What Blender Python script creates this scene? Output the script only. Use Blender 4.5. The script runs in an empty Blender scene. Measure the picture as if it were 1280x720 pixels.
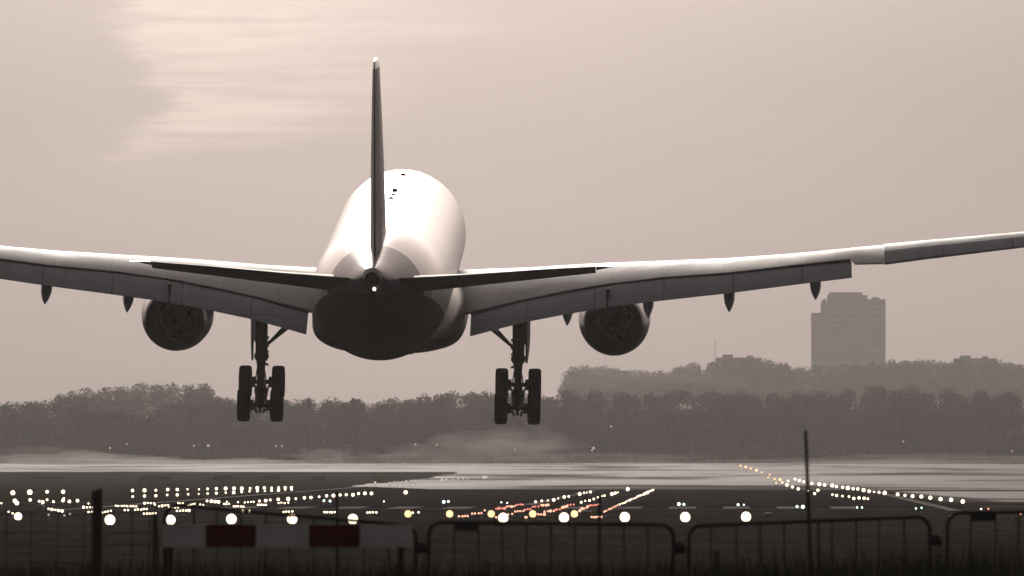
import bpy, bmesh, math, random
import numpy as np
from mathutils import Vector, Matrix, noise
R = math.radians
S = bpy.context.scene
COL = S.collection
random.seed(7)

# ------------------------------------------------------------------ camera, sky, sun, exposure
F = 14750.0                 # focal length in pixels of the 1280 px wide photograph
HC = 3.3                    # height of the lens above the airfield
VPX, VPY = 918.0, 573.0     # where the runway direction (+Y) vanishes
cam_d = bpy.data.cameras.new('camera')
cam = bpy.data.objects.new('camera', cam_d); COL.objects.link(cam)
cam_d.sensor_width = 36.0
cam_d.lens = F / 1280.0 * 36.0
cam_d.clip_start = 1.0; cam_d.clip_end = 30000.0
cam.location = (0, 0, HC)
cam.rotation_euler = (R(90) + math.atan((VPY - 360) / F), 0, math.atan((VPX - 640) / F))
cam_d.dof.use_dof = True
cam_d.dof.focus_distance = 505.0
cam_d.dof.aperture_fstop = 9.5
S.camera = cam

SUN_AZ, SUN_EL = -3.5, 12.0       # degrees: left of +Y, above the horizon
sun_dir = Vector((math.sin(R(SUN_AZ)) * math.cos(R(SUN_EL)), math.cos(R(SUN_AZ)) * math.cos(R(SUN_EL)), math.sin(R(SUN_EL))))

W = bpy.data.worlds.new('World'); S.world = W; W.use_nodes = True
nt = W.node_tree; nt.nodes.clear()

def nodes_api(nt):
    def M(op, a, b=None, c=None, clamp=False):
        n = nt.nodes.new('ShaderNodeMath'); n.operation = op; n.use_clamp = clamp
        for i, v in enumerate((a, b, c)):
            if v is None: continue
            if isinstance(v, (int, float)): n.inputs[i].default_value = v
            else: nt.links.new(v, n.inputs[i])
        return n.outputs[0]
    def V(op, a, b=None):
        n = nt.nodes.new('ShaderNodeVectorMath'); n.operation = op
        for i, v in enumerate((a, b)):
            if v is None: continue
            if isinstance(v, (tuple, list, Vector)): n.inputs[i].default_value = v
            else: nt.links.new(v, n.inputs[i])
        return n
    def comb(x, y, z):
        n = nt.nodes.new('ShaderNodeCombineXYZ')
        for i, v in enumerate((x, y, z)):
            if isinstance(v, (int, float)): n.inputs[i].default_value = v
            else: nt.links.new(v, n.inputs[i])
        return n.outputs[0]
    def nz(vec, scale, detail=3, rough=.5, dist=0):
        n = nt.nodes.new('ShaderNodeTexNoise'); nt.links.new(vec, n.inputs['Vector'])
        n.inputs['Scale'].default_value = scale; n.inputs['Detail'].default_value = detail
        n.inputs['Roughness'].default_value = rough; n.inputs['Distortion'].default_value = dist
        return n.outputs[0]
    def ss(v, a, b, lo=0., hi=1.):
        n = nt.nodes.new('ShaderNodeMapRange'); n.interpolation_type = 'SMOOTHSTEP'
        nt.links.new(v, n.inputs[0])
        for i, q in enumerate((a, b, lo, hi)): n.inputs[i + 1].default_value = q
        return n.outputs[0]
    def mix(f, a, b):
        n = nt.nodes.new('ShaderNodeMix'); n.data_type = 'RGBA'
        for s, v in ((n.inputs[0], f), (n.inputs[6], a), (n.inputs[7], b)):
            if isinstance(v, (int, float)): s.default_value = v
            elif isinstance(v, tuple): s.default_value = (*v, 1)
            else: nt.links.new(v, s)
        return n.outputs[2]
    return M, V, comb, nz, ss, mix
M, V, comb, nz, ss, mix = nodes_api(nt)
tc = nt.nodes.new('ShaderNodeTexCoord'); D = V('NORMALIZE', tc.outputs['Generated']).outputs[0]
sp = nt.nodes.new('ShaderNodeSeparateXYZ'); nt.links.new(D, sp.inputs[0])
az = M('MULTIPLY', M('ARCTAN2', sp.outputs[0], sp.outputs[1]), 57.2958)
el = M('MULTIPLY', M('ARCSINE', sp.outputs[2]), 57.2958)
fw = M('MULTIPLY_ADD', V('DOT_PRODUCT', D, Vector((sun_dir.x, sun_dir.y, 0)).normalized()).outputs[1], .5, .5)
base = M('MULTIPLY_ADD', M('POWER', fw, 2.0), .34, .07)
ds = M('MAXIMUM', V('DOT_PRODUCT', D, sun_dir).outputs[1], 0.0)
glow = M('MULTIPLY', M('MULTIPLY', M('POWER', ds, 11.0), 2.1), ss(el, 1.6, 9.0))
glow2 = M('MULTIPLY', M('MULTIPLY', M('POWER', ds, 90.0), 2.0), ss(el, 2.2, 8.0))
lum = M('ADD', M('ADD', base, glow), glow2)
# soft bright area of thin cloud above and left of the runway
def gauss(caz, cel, raz, rel):
    a = M('DIVIDE', M('SUBTRACT', az, caz), raz); b = M('DIVIDE', M('SUBTRACT', el, cel), rel)
    return M('EXPONENT', M('MULTIPLY', M('ADD', M('MULTIPLY', a, a), M('MULTIPLY', b, b)), -1.0))
lum = M('MULTIPLY', lum, M('ADD', .79, M('MULTIPLY', gauss(-1.6, 3.0, 2.4, 2.8), .64)))
# streaked cloud with a ragged left edge
edge = nz(comb(M('MULTIPLY', az, .12), el, 0.0), 3.2, 4, .52)
u = M('SUBTRACT', az, M('MULTIPLY_ADD', edge, 1.7, -3.78))
streak = nz(comb(M('MULTIPLY', az, .5), M('MULTIPLY', el, 9.0), 0.0), 2.0, 5, .65)
cm = M('MULTIPLY', M('MULTIPLY', ss(u, -.05, .16), ss(u, .3, 1.8, 1., 0.)), ss(M('SUBTRACT', M('ADD', el, M('MULTIPLY', edge, .25)), M('MULTIPLY', az, .17)), 1.96, 2.2))
cm = M('MULTIPLY', cm, M('MULTIPLY_ADD', ss(streak, .3, .7), .9, .35))
lum = M('MULTIPLY', lum, M('MULTIPLY_ADD', cm, .50, 1.0))
wisp = nz(comb(M('MULTIPLY', az, .35), M('MULTIPLY', el, 1.6), 3.0), 1.3, 4, .55)
lum = M('MULTIPLY', lum, M('MULTIPLY_ADD', wisp, .20, .90))
warm = mix(cm, (1.125, .888, .80), (1.14, .92, .79))
colr = V('SCALE', warm); nt.links.new(lum, colr.inputs['Scale'])
sky = nt.nodes.new('ShaderNodeTexSky'); sky.sky_type = 'NISHITA'; sky.sun_disc = False
sky.sun_elevation = R(SUN_EL); sky.sun_rotation = R(SUN_AZ); sky.dust_density = 6; sky.air_density = 1.5
hs = nt.nodes.new('ShaderNodeHueSaturation'); hs.inputs['Saturation'].default_value = .25
nt.links.new(sky.outputs[0], hs.inputs['Color'])
sc10 = V('SCALE', colr.outputs[0]); sc10.inputs['Scale'].default_value = 10.0
fin = mix(.12, sc10.outputs[0], hs.outputs[0])
bg = nt.nodes.new('ShaderNodeBackground'); bg.inputs['Strength'].default_value = .1
nt.links.new(fin, bg.inputs['Color'])
wo = nt.nodes.new('ShaderNodeOutputWorld'); nt.links.new(bg.outputs[0], wo.inputs['Surface'])

sl = bpy.data.lights.new('sun', 'SUN'); sl.energy = 1.0; sl.angle = R(10); sl.color = (1, .93, .84)
so = bpy.data.objects.new('sun', sl); COL.objects.link(so)
so.rotation_euler = (-sun_dir).to_track_quat('-Z', 'Y').to_euler()
S.view_settings.view_transform = 'Standard'; S.view_settings.look = 'None'
S.view_settings.gamma = 1; S.view_settings.exposure = -0.36; S.view_settings.use_curve_mapping = False
S.render.engine = 'CYCLES'
S.cycles.use_denoising = True
S.cycles.max_bounces = 6; S.cycles.volume_bounces = 0

# ------------------------------------------------------------------ helpers
def mat(name, col, rough=.5, metal=0., spec=.5, coat=0., var=0., scale=1., emit=None, estr=0., mapping=None, bump=0.):
    m = bpy.data.materials.new(name); m.use_nodes = True
    t = m.node_tree; b = t.nodes['Principled BSDF']
    b.inputs['Base Color'].default_value = (*col, 1); b.inputs['Roughness'].default_value = rough
    b.inputs['Metallic'].default_value = metal; b.inputs['Specular IOR Level'].default_value = spec
    b.inputs['Coat Weight'].default_value = coat; b.inputs['Coat Roughness'].default_value = .08
    if emit:
        b.inputs['Emission Color'].default_value = (*emit, 1); b.inputs['Emission Strength'].default_value = estr
    if var:
        tcn = t.nodes.new('ShaderNodeTexCoord'); mp = t.nodes.new('ShaderNodeMapping')
        if mapping: mp.inputs['Scale'].default_value = mapping
        t.links.new(tcn.outputs['Object'], mp.inputs[0])
        n = t.nodes.new('ShaderNodeTexNoise'); n.inputs['Scale'].default_value = scale; n.inputs['Detail'].default_value = 6
        t.links.new(mp.outputs[0], n.inputs['Vector'])
        mr = t.nodes.new('ShaderNodeMapRange'); t.links.new(n.outputs[0], mr.inputs[0])
        mr.inputs[1].default_value = .3; mr.inputs[2].default_value = .7
        mr.inputs[3].default_value = 1 - var; mr.inputs[4].default_value = 1 + var
        vs = t.nodes.new('ShaderNodeVectorMath'); vs.operation = 'SCALE'; vs.inputs[0].default_value = col
        t.links.new(mr.outputs[0], vs.inputs['Scale']); t.links.new(vs.outputs[0], b.inputs['Base Color'])
        mr2 = t.nodes.new('ShaderNodeMapRange'); t.links.new(n.outputs[0], mr2.inputs[0])
        mr2.inputs[1].default_value = .3; mr2.inputs[2].default_value = .7
        mr2.inputs[3].default_value = max(0, rough * (1 - var)); mr2.inputs[4].default_value = min(1, rough * (1 + var))
        t.links.new(mr2.outputs[0], b.inputs['Roughness'])
        if bump:
            bn = t.nodes.new('ShaderNodeBump'); bn.inputs['Strength'].default_value = bump; bn.inputs['Distance'].default_value = .05
            t.links.new(n.outputs[0], bn.inputs['Height']); t.links.new(bn.outputs[0], b.inputs['Normal'])
    return m

def tag(o, label=None, cat=None, group=None, kind=None):
    if label: o['label'] = label
    if cat: o['category'] = cat
    if group: o['group'] = group
    if kind: o['kind'] = kind
    return o

def link(name, verts, faces, mats, parent=None, smooth=False, mi=None):
    me = bpy.data.meshes.new(name); me.from_pydata([tuple(v) for v in verts], [], faces)
    for m in (mats if isinstance(mats, (list, tuple)) else [mats]): me.materials.append(m)
    if mi: me.polygons.foreach_set('material_index', mi)
    if smooth: me.polygons.foreach_set('use_smooth', [True] * len(me.polygons))
    me.update()
    o = bpy.data.objects.new(name, me); COL.objects.link(o)
    if parent: o.parent = parent
    return o

class MB:
    """collects shapes that belong to ONE part"""
    def __init__(s): s.v = []; s.f = []; s.m = []
    def add(s, v, f, m=0):
        k = len(s.v); s.v += [Vector(q) for q in v]; s.f += [tuple(i + k for i in q) for q in f]; s.m += [m] * len(f)
    def box(s, a, b, m=0):
        x0, y0, z0 = a; x1, y1, z1 = b
        s.add([(x0, y0, z0), (x1, y0, z0), (x1, y1, z0), (x0, y1, z0), (x0, y0, z1), (x1, y0, z1), (x1, y1, z1), (x0, y1, z1)],
              [(0, 3, 2, 1), (4, 5, 6, 7), (0, 1, 5, 4), (1, 2, 6, 5), (2, 3, 7, 6), (3, 0, 4, 7)], m)
    def tube(s, pts, r, n=10, m=0, cap=True):
        pts = [Vector(p) for p in pts]; rs = r if isinstance(r, (list, tuple)) else [r] * len(pts)
        rings = []; up = None
        for i, p in enumerate(pts):
            t = (pts[min(i + 1, len(pts) - 1)] - pts[max(i - 1, 0)]).normalized()
            if up is None: up = Vector((0, 0, 1)) if abs(t.z) < .9 else Vector((1, 0, 0))
            a = t.cross(up).normalized(); b = a.cross(t).normalized(); up = b
            rings.append([p + a * math.cos(2 * math.pi * k / n) * rs[i] + b * math.sin(2 * math.pi * k / n) * rs[i] for k in range(n)])
        v = [q for g in rings for q in g]; f = []
        for i in range(len(rings) - 1):
            for k in range(n):
                f.append((i * n + k, i * n + (k + 1) % n, (i + 1) * n + (k + 1) % n, (i + 1) * n + k))
        if cap: f.append(tuple(range(n))[::-1]); f.append(tuple((len(rings) - 1) * n + k for k in range(n)))
        s.add(v, f, m)
    def lathe(s, prof, centre, axis, n=48, m=0):
        """prof: list of (along, radius)"""
        axis = Vector(axis).normalized(); c = Vector(centre)
        up = Vector((0, 0, 1)) if abs(axis.z) < .9 else Vector((1, 0, 0))
        a = axis.cross(up).normalized(); b = a.cross(axis).normalized()
        v = [c + axis * q + (a * math.cos(2 * math.pi * k / n) + b * math.sin(2 * math.pi * k / n)) * r for q, r in prof for k in range(n)]
        f = [(i * n + k, i * n + (k + 1) % n, (i + 1) * n + (k + 1) % n, (i + 1) * n + k) for i in range(len(prof) - 1) for k in range(n)]
        s.add(v, f, m)
    def loft(s, secs, m=0, cap=True):
        n = len(secs[0]); v = [q for g in secs for q in g]
        f = [(i * n + k, i * n + (k + 1) % n, (i + 1) * n + (k + 1) % n, (i + 1) * n + k) for i in range(len(secs) - 1) for k in range(n)]
        if cap: f.append(tuple(range(n))[::-1]); f.append(tuple((len(secs) - 1) * n + k for k in range(n)))
        s.add(v, f, m)
    def build(s, name, mats, parent=None, smooth=True, angle=35):
        o = link(name, s.v, s.f, mats, parent, False, s.m)
        bm = bmesh.new(); bm.from_mesh(o.data); bmesh.ops.recalc_face_normals(bm, faces=bm.faces); bm.to_mesh(o.data); bm.free()
        if smooth:
            o.data.polygons.foreach_set('use_smooth', [True] * len(o.data.polygons))
            o.data.set_sharp_from_angle(angle=R(angle))
        return o

def copy_thing(o, loc=None, parent=None):
    c = o.copy(); COL.objects.link(c)
    if parent: c.parent = parent
    if loc is not None: c.location = loc
    for ch in list(o.children): copy_thing(ch, None, c)
    return c

def empty(name, loc=(0, 0, 0)):
    o = bpy.data.objects.new(name, None); o.location = loc; COL.objects.link(o); return o

def sstep(x, a, b):
    t = max(0., min(1., (x - a) / (b - a))); return t * t * (3 - 2 * t)

# lie of the land: camera bank, flat airfield, a gentle rise to the woods, a low hill on the far right
def G(x, y):
    g = 1.6 * (1 - sstep(y, 128, 290))
    g += 2.0 * sstep(y, 1800, 3000)
    g += 4.5 * sstep(y, 3150, 3420)
    g += 16.0 * sstep(y, 3500, 4700) * sstep(x + (y - 4000) * .02, -130, -30)
    return g
def P(px, py, d):                       # point seen at (px, py) at distance d
    return Vector(((px - VPX) * d / F, d, HC + (VPY - py) * d / F))
def PG(px, py, h=0.0):                  # point on the land (raised by h) seen at (px, py)
    lo, hi = 300., 3400.
    for _ in range(60):
        d = (lo + hi) / 2
        if HC + (VPY - py) * d / F > G((px - VPX) * d / F, d) + h: lo = d
        else: hi = d
    return Vector(((px - VPX) * d / F, d, G((px - VPX) * d / F, d)))

# ------------------------------------------------------------------ ground, runway, paving
mg = bpy.data.materials.new('airfield_grass'); mg.use_nodes = True
t = mg.node_tree; b = t.nodes['Principled BSDF']; b.inputs['Roughness'].default_value = .95; b.inputs['Specular IOR Level'].default_value = .0
M, V, comb, nz, ss, mix = nodes_api(t)
geo = t.nodes.new('ShaderNodeNewGeometry'); s3 = t.nodes.new('ShaderNodeSeparateXYZ'); t.links.new(geo.outputs['Position'], s3.inputs[0])
n1 = nz(comb(M('MULTIPLY', s3.outputs[0], .16), M('MULTIPLY', s3.outputs[1], .035), 0.0), 1.0, 6, .65)
n2 = nz(comb(M('MULTIPLY', s3.outputs[0], 1.6), M('MULTIPLY', s3.outputs[1], .12), 5.0), 1.0, 4, .7)
c1 = mix(ss(n1, .35, .65), (.027, .025, .020), (.060, .051, .041))
c2 = mix(ss(n2, .4, .7), c1, (.021, .023, .015))
t.links.new(c2, b.inputs['Base Color'])

def sheet(name, xs, ys, m, dz=0., kind='structure'):
    v = [(x, y, G(x, y) + dz) for y in ys for x in xs]; n = len(xs)
    f = [(j * n + i, j * n + i + 1, (j + 1) * n + i + 1, (j + 1) * n + i) for j in range(len(ys) - 1) for i in range(n - 1)]
    return tag(link(name, v, f, m, smooth=True), kind=kind)
YS = [-400, -100] + list(range(0, 500, 10)) + list(range(500, 1800, 50)) + list(range(1800, 3100, 25)) + list(range(3100, 5000, 50)) + [5600, 7000, 9000, 12000, 16000, 22000]
XS = [-9000, -4000, -1500, -700] + list(range(-420, 421, 20)) + [700, 1500, 4000, 9000]
sheet('ground', XS, YS, mg)

ma = mat('runway_asphalt', (.022, .020, .021), .9, spec=.0, var=.3, scale=.05, mapping=(1, .1, 1))
RX = -14.57
ry = [740, 800] + list(range(850, 1800, 50)) + list(range(1800, 2950, 25))
sheet('runway', [RX - 30, RX - 10, RX + 10, RX + 30], ry, ma, .004)
mp_ = mat('runway_paint', (.42, .41, .38), .8, spec=.0, var=.2, scale=.6)
mk = MB()
for i in range(6):
    for s_ in (-1, 1):
        x0 = RX + s_ * (3 + i * 3.6); mk.box((min(x0, x0 + s_ * 1.8), 775, .008), (max(x0, x0 + s_ * 1.8), 805, .0085))
for y in range(840, 1780, 50): mk.box((RX - .45, y, .008), (RX + .45, y + 30, .0085))
for s_ in (-1, 1): mk.box((RX + s_ * 28.5 - .45, 745, .008), (RX + s_ * 28.5 + .45, 1790, .0085))
mk.box((RX - 30, 766, .008), (RX + 30, 768, .0085))
tag(mk.build('runway_markings', mp_, smooth=False), kind='structure')

# apron with the pale sky mirage painted into its colour, plus faint gloss
mw = bpy.data.materials.new('mirage_concrete'); mw.use_nodes = True
t = mw.node_tree; b = t.nodes['Principled BSDF']
M, V, comb, nz, ss, mix = nodes_api(t)
geo = t.nodes.new('ShaderNodeNewGeometry'); s3 = t.nodes.new('ShaderNodeSeparateXYZ'); t.links.new(geo.outputs['Position'], s3.inputs[0])
n1 = nz(comb(M('MULTIPLY', s3.outputs[0], .016), M('MULTIPLY', s3.outputs[1], .0042), 0.0), 1.0, 6, .66, .8)
near = ss(M('MULTIPLY_ADD', nz(comb(M('MULTIPLY', s3.outputs[0], .02), M('MULTIPLY', s3.outputs[1], .004), 7.0), 1.0, 5, .7), 500., M('MULTIPLY_ADD', ss(s3.outputs[0], 13., 24.), 560., s3.outputs[1])), 1450., 1640.)
mirage = M('MULTIPLY', ss(n1, .36, .56), near)
t.links.new(mix(mirage, (.10, .09, .088), (.44, .40, .39)), b.inputs['Base Color'])
b.inputs['Roughness'].default_value = .9; b.inputs['Specular IOR Level'].default_value = 0.
n3 = nz(comb(M('MULTIPLY', s3.outputs[0], .03), M('MULTIPLY', s3.outputs[1], .03), 2.0), 1.0, 4, .6)
gl = t.nodes.new('ShaderNodeBsdfGlossy'); gl.inputs['Roughness'].default_value = .22; gl.inputs['Color'].default_value = (.9, .9, .9, 1)
mxs = t.nodes.new('ShaderNodeMixShader'); t.links.new(M('MULTIPLY_ADD', mirage, M('MULTIPLY_ADD', n3, .05, .012), .006), mxs.inputs[0])
t.links.new(b.outputs[0], mxs.inputs[1]); t.links.new(gl.outputs[0], mxs.inputs[2]); t.links.new(mxs.outputs[0], t.nodes['Material Output'].inputs['Surface'])
rows = []
for d in (list(range(1180, 1800, 40)) + list(range(1800, 3060, 25))):
    # ragged near edge: the paving reaches closer on the right-hand side
    y_at = VPY + (HC - G(0, d)) * F / d
    rows.append((d, y_at))
def near_edge(d):                       # leftmost X of the mirage area at distance d
    if d < 1240: return 40.
    if d < 1400: return -30. - (d - 1240) * .1
    if d < 2300: return -46. - (d - 1400) * .008
    return -400.
pass
v = []; f = []
NX = 24
for d, _ in rows:
    x0 = near_edge(d) + 3 * noise.noise(Vector((d * .02, 0, 0))); x1 = 420.
    for i in range(NX): x = x0 + (x1 - x0) * i / (NX - 1); v.append((x, d, G(x, d) + .012))
for j in range(len(rows) - 1):
    for i in range(NX - 1): f.append((j * NX + i, j * NX + i + 1, (j + 1) * NX + i + 1, (j + 1) * NX + i))
tag(link('mirage_apron', v, f, mw, smooth=True), kind='structure')
ya = list(range(890, 1171, 20)) + [1180]
v = []; f = []
for y_ in ya:
    xl_ = RX + 30.5 + 1.2 * noise.noise(Vector((y_ * .03, 3, 0)))
    for i in range(12): x_ = xl_ + (260 - xl_) * (i / 11) ** 1.6; v.append((x_, y_ + (4 * noise.noise(Vector((x_ * .15, 9, 0))) if y_ == 890 else 0), G(x_, y_) + .012))
for j in range(len(ya) - 1):
    for i in range(11): f.append((j * 12 + i, j * 12 + i + 1, (j + 1) * 12 + i + 1, (j + 1) * 12 + i))
tag(link('mirage_apron', v, f, mw, smooth=True), kind='structure')
# a narrow taxiway crossing in front of the threshold
mt = mat('taxiway_concrete', (.12, .115, .11), .8, spec=.0, var=.25, scale=.08)
sheet('taxiway', [-200, -100, -46], [868, 880], mt, .006)
sheet('taxiway', [17, 100, 220], [800, 812], mt, .006)

# ------------------------------------------------------------------ haze
hz = MB(); hz.box((-6000, -300, -1.2), (6000, 7400, 160))
mh = bpy.data.materials.new('haze'); mh.use_nodes = True
t = mh.node_tree; t.nodes.clear(); ou = t.nodes.new('ShaderNodeOutputMaterial')
pv = t.nodes.new('ShaderNodeVolumePrincipled'); pv.inputs['Color'].default_value = (.985, .945, .945, 1)
pv.inputs['Density'].default_value = 4.7e-5; pv.inputs['Anisotropy'].default_value = .6
t.links.new(pv.outputs[0], ou.inputs['Volume'])
tag(hz.build('haze', mh, smooth=False), kind='stuff')

# ------------------------------------------------------------------ woods
mleaf = mat('woodland_leaves', (.112, .104, .098), .95, spec=.0, var=.2, scale=.08)
t = mleaf.node_tree; b = t.nodes['Principled BSDF']; tr = t.nodes.new('ShaderNodeBsdfTranslucent'); tr.inputs['Color'].default_value = (.112, .104, .098, 1)
mx_ = t.nodes.new('ShaderNodeMixShader'); mx_.inputs[0].default_value = .5; t.links.new(b.outputs[0], mx_.inputs[1]); t.links.new(tr.outputs[0], mx_.inputs[2]); t.links.new(mx_.outputs[0], t.nodes['Material Output'].inputs['Surface'])
mbark = mat('bark', (.07, .055, .045), .95, spec=.1, var=.3, scale=.5)
def tree_geo(mb, x, y, h, w, rnd, n=170, trunk=True, leaf=.8):
    g = G(x, y)
    if trunk:
        mb.tube([(x, y, g - .3), (x + rnd.uniform(-.3, .3), y, g + h * .35), (x + rnd.uniform(-.6, .6), y, g + h * .75)], [h * .022, h * .016, h * .006], 6, 1)
        for k in range(4):
            a = rnd.uniform(0, 6.28); z0 = g + h * rnd.uniform(.25, .5)
            mb.tube([(x, y, z0), (x + math.cos(a) * w * .35, y + math.sin(a) * w * .35, z0 + h * .22)], [h * .009, h * .003], 5, 1)
    lobes = [(rnd.uniform(-.32, .32) * w, rnd.uniform(-.32, .32) * w, h * rnd.uniform(.3, .8), w * rnd.uniform(.2, .34)) for _ in range(7)]
    lobes.append((0, 0, h * .84, w * .22)); lobes.append((0, 0, h * .55, w * .4))
    vs = []; fs = []
    for i in range(n):
        lx, ly, lz, lr = rnd.choice(lobes)
        d = Vector((rnd.gauss(0, 1), rnd.gauss(0, 1), rnd.gauss(0, 1))).normalized() * lr * rnd.uniform(.35, 1.0)
        c = Vector((x + lx + d.x, y + ly + d.y, g + min(lz + d.z * .9, h)))
        a = Vector((rnd.gauss(0, 1), rnd.gauss(0, 1), rnd.gauss(0, 1))).normalized(); b_ = a.orthogonal().normalized()
        s_ = leaf * rnd.uniform(.6, 1.4); k = len(vs)
        a *= s_; b_ *= s_ * rnd.uniform(.5, .9)
        vs += [c + a, c + b_ + a * .2, c - a, c - b_ - a * .1]; fs.append((k, k + 1, k + 2, k + 3))
    mb.add(vs, fs, 0)

def interp(tab, x):
    for (a, ya), (b_, yb) in zip(tab, tab[1:]):
        if a <= x <= b_: return ya + (yb - ya) * (x - a) / (b_ - a)
    return tab[0][1] if x < tab[0][0] else tab[-1][1]
top_near = [(-300, 500), (0, 503), (60, 500), (85, 487), (130, 481), (180, 476), (262, 477), (270, 492), (300, 497), (355, 500), (400, 498), (470, 503), (500, 497), (545, 492), (575, 486), (620, 488), (690, 489), (715, 484), (780, 488), (850, 485), (930, 490), (1000, 488), (1060, 486), (1100, 482), (1200, 486), (1280, 489), (1600, 490)]
top_far = [(690, 470), (716, 457), (760, 459), (800, 466), (850, 462), (872, 452), (900, 449), (960, 449), (1000, 458), (1110, 451), (1150, 449), (1190, 452), (1240, 449), (1280, 456), (1600, 452)]
rnd = random.Random(3)
wn = MB()
for row in range(3):
    d0 = 3080 + row * 30
    px = -260. + row * 13
    while px < 1560:
        d = d0 + rnd.uniform(-9, 9); x = (px - VPX) * d / F
        h = (VPY - interp(top_near, px)) * d / F + HC - G(x, d)
        h *= rnd.uniform(1.03, 1.08) if row == 1 else rnd.uniform(.95, 1.05)
        tree_geo(wn, x, d, h, rnd.uniform(10, 14), rnd, 2300, row == 0, .32)
        px += rnd.uniform(26, 44)
# understorey of scrub that closes the foot of the wood
for k in range(420):
    px = rnd.uniform(-260, 1560); d = 3060 + rnd.uniform(-8, 60); x = (px - VPX) * d / F
    tree_geo(wn, x, d, rnd.uniform(7, 13), rnd.uniform(8, 12), rnd, 500, False, .55)
tag(wn.build('woods', [mleaf, mbark], smooth=False), 'dark hazy wood stretching across the far side of the airfield', 'woods', kind='stuff')
wf = MB()
for row in range(2):
    px = 718. + row * 12
    while px < 1520:
        d = 5380 + row * 40 + rnd.uniform(-12, 12); x = (px - VPX) * d / F
        h = (VPY - interp(top_far, px)) * d / F + HC - G(x, d)
        tree_geo(wf, x, d, h * rnd.uniform(1.01, 1.06), rnd.uniform(15, 20), rnd, 1900, row == 0, .5)
        px += rnd.uniform(15, 26)
tag(wf.build('woods', [mleaf, mbark], smooth=False), 'paler far wood on the low hill below the tower block', 'woods', kind='stuff')
def lone_tree(px, py, w, label):
    d = 3020.; x = (px - VPX) * d / F; g = G(x, d); h = (VPY - py) * d / F + HC - g
    r_ = empty('tree', (x, d, g)); tag(r_, label, 'tree', 'round-topped trees at the edge of the wood')
    m1 = MB(); tree_geo(m1, x, d, h, w, rnd, 420, True, .8)
    for nm, idx, mm in (('crown', 0, mleaf), ('trunk', 1, mbark)):
        fs = [q for q, k in zip(m1.f, m1.m) if k == idx]; used = sorted({i for q in fs for i in q}); mpv = {i: j for j, i in enumerate(used)}
        link(nm, [m1.v[i] - r_.location for i in used], [tuple(mpv[i] for i in q) for q in fs], mm, r_)
lone_tree(444, 492, 8, 'small round tree standing a little above the wood straight under the airliner tail')
lone_tree(386, 494, 9, 'round-topped tree just beside the inner tyres of the leftmost landing gear')
lone_tree(430, 497, 7, 'lower tree close to the small round tree under the belly')
# bushes at the far edge of the grass
mb_bush = mat('bush_leaves', (.035, .035, .025), .9, spec=.1, var=.4, scale=.3)
bush_px = [(326, 574, 16, 8), (404, 572, 20, 12), (440, 566, 17, 18), (470, 577, 24, 9), (497, 575, 22, 10), (520, 574, 16, 11), (552, 573, 16, 8), (582, 571, 14, 10), (640, 566, 26, 15), (700, 560, 24, 20), (612, 574, 18, 8), (665, 574, 30, 9)]
for i, (px, py, w, hpx) in enumerate(bush_px):
    d = 2960.; x = (px - VPX) * d / F; g = G(x, d); m1 = MB()
    tree_geo(m1, x, d, (VPY - py) * d / F + HC - g, w * d / F * 1.5, rnd, 130, False, .45)
    o = link('bush', [q - Vector((x, d, g)) for q in m1.v], m1.f, mb_bush); o.location = (x, d, g)
    tag(o, 'dark bush half sunk in the ground mist before the wood', 'bush', 'bushes in the mist before the wood')

# ------------------------------------------------------------------ tower block and low blocks
mc = mat('tower_concrete', (.30, .28, .27), .85, spec=.2, var=.15, scale=.2)
mcd = mat('tower_glass', (.22, .205, .20), .4, spec=.5)
tw = 6800.; k = tw / F
tx = lambda px: (px - VPX) * k
tz = lambda py: HC + (VPY - py) * k
tower = empty('tower_block', (tx(1060), tw, G(tx(1060), tw)))
tag(tower, 'tall stepped slab tower block rising pale through the haze above the wood', 'tower block')
zb = G(tx(1060), tw)
def rel(mb, o): mb.v = [q - o.location for q in mb.v]; return mb
body = MB()
blocks = [(1014, 1026, 391, 0), (1026, 1034, 378, 0), (1034, 1084, 369, -4), (1084, 1107, 374, 2)]
for x0, x1, py, dy in blocks: body.box((tx(x0), tw + dy, zb), (tx(x1) - .003, tw + 17 + dy, tz(py)))
rel(body, tower).build('wall', mc, tower, smooth=False)
for a_, c_ in (((tx(1036), tw, tz(368.9)), (tx(1078), tw + 10, tz(365.5))), ((tx(1028), tw + 2, tz(377.9)), (tx(1033), tw + 10, tz(374))), ((tx(1090), tw + 5, tz(373.9)), (tx(1099), tw + 12, tz(371.5)))):
    ro = MB(); ro.box(a_, c_); rel(ro, tower).build('roof_plant', mc, tower, smooth=False)
for st in range(26):
    z0 = zb + 8 + st * 3.6
    for x0, x1, py, dy in blocks:
        if z0 + 1.7 < tz(py) - 1:
            wv = MB(); wv.box((tx(x0) + .5, tw + dy - .12, z0), (tx(x1) - .5, tw + dy - .003, z0 + 1.7)); rel(wv, tower)
            wv.build('window_band', mcd, tower, smooth=False)
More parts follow.
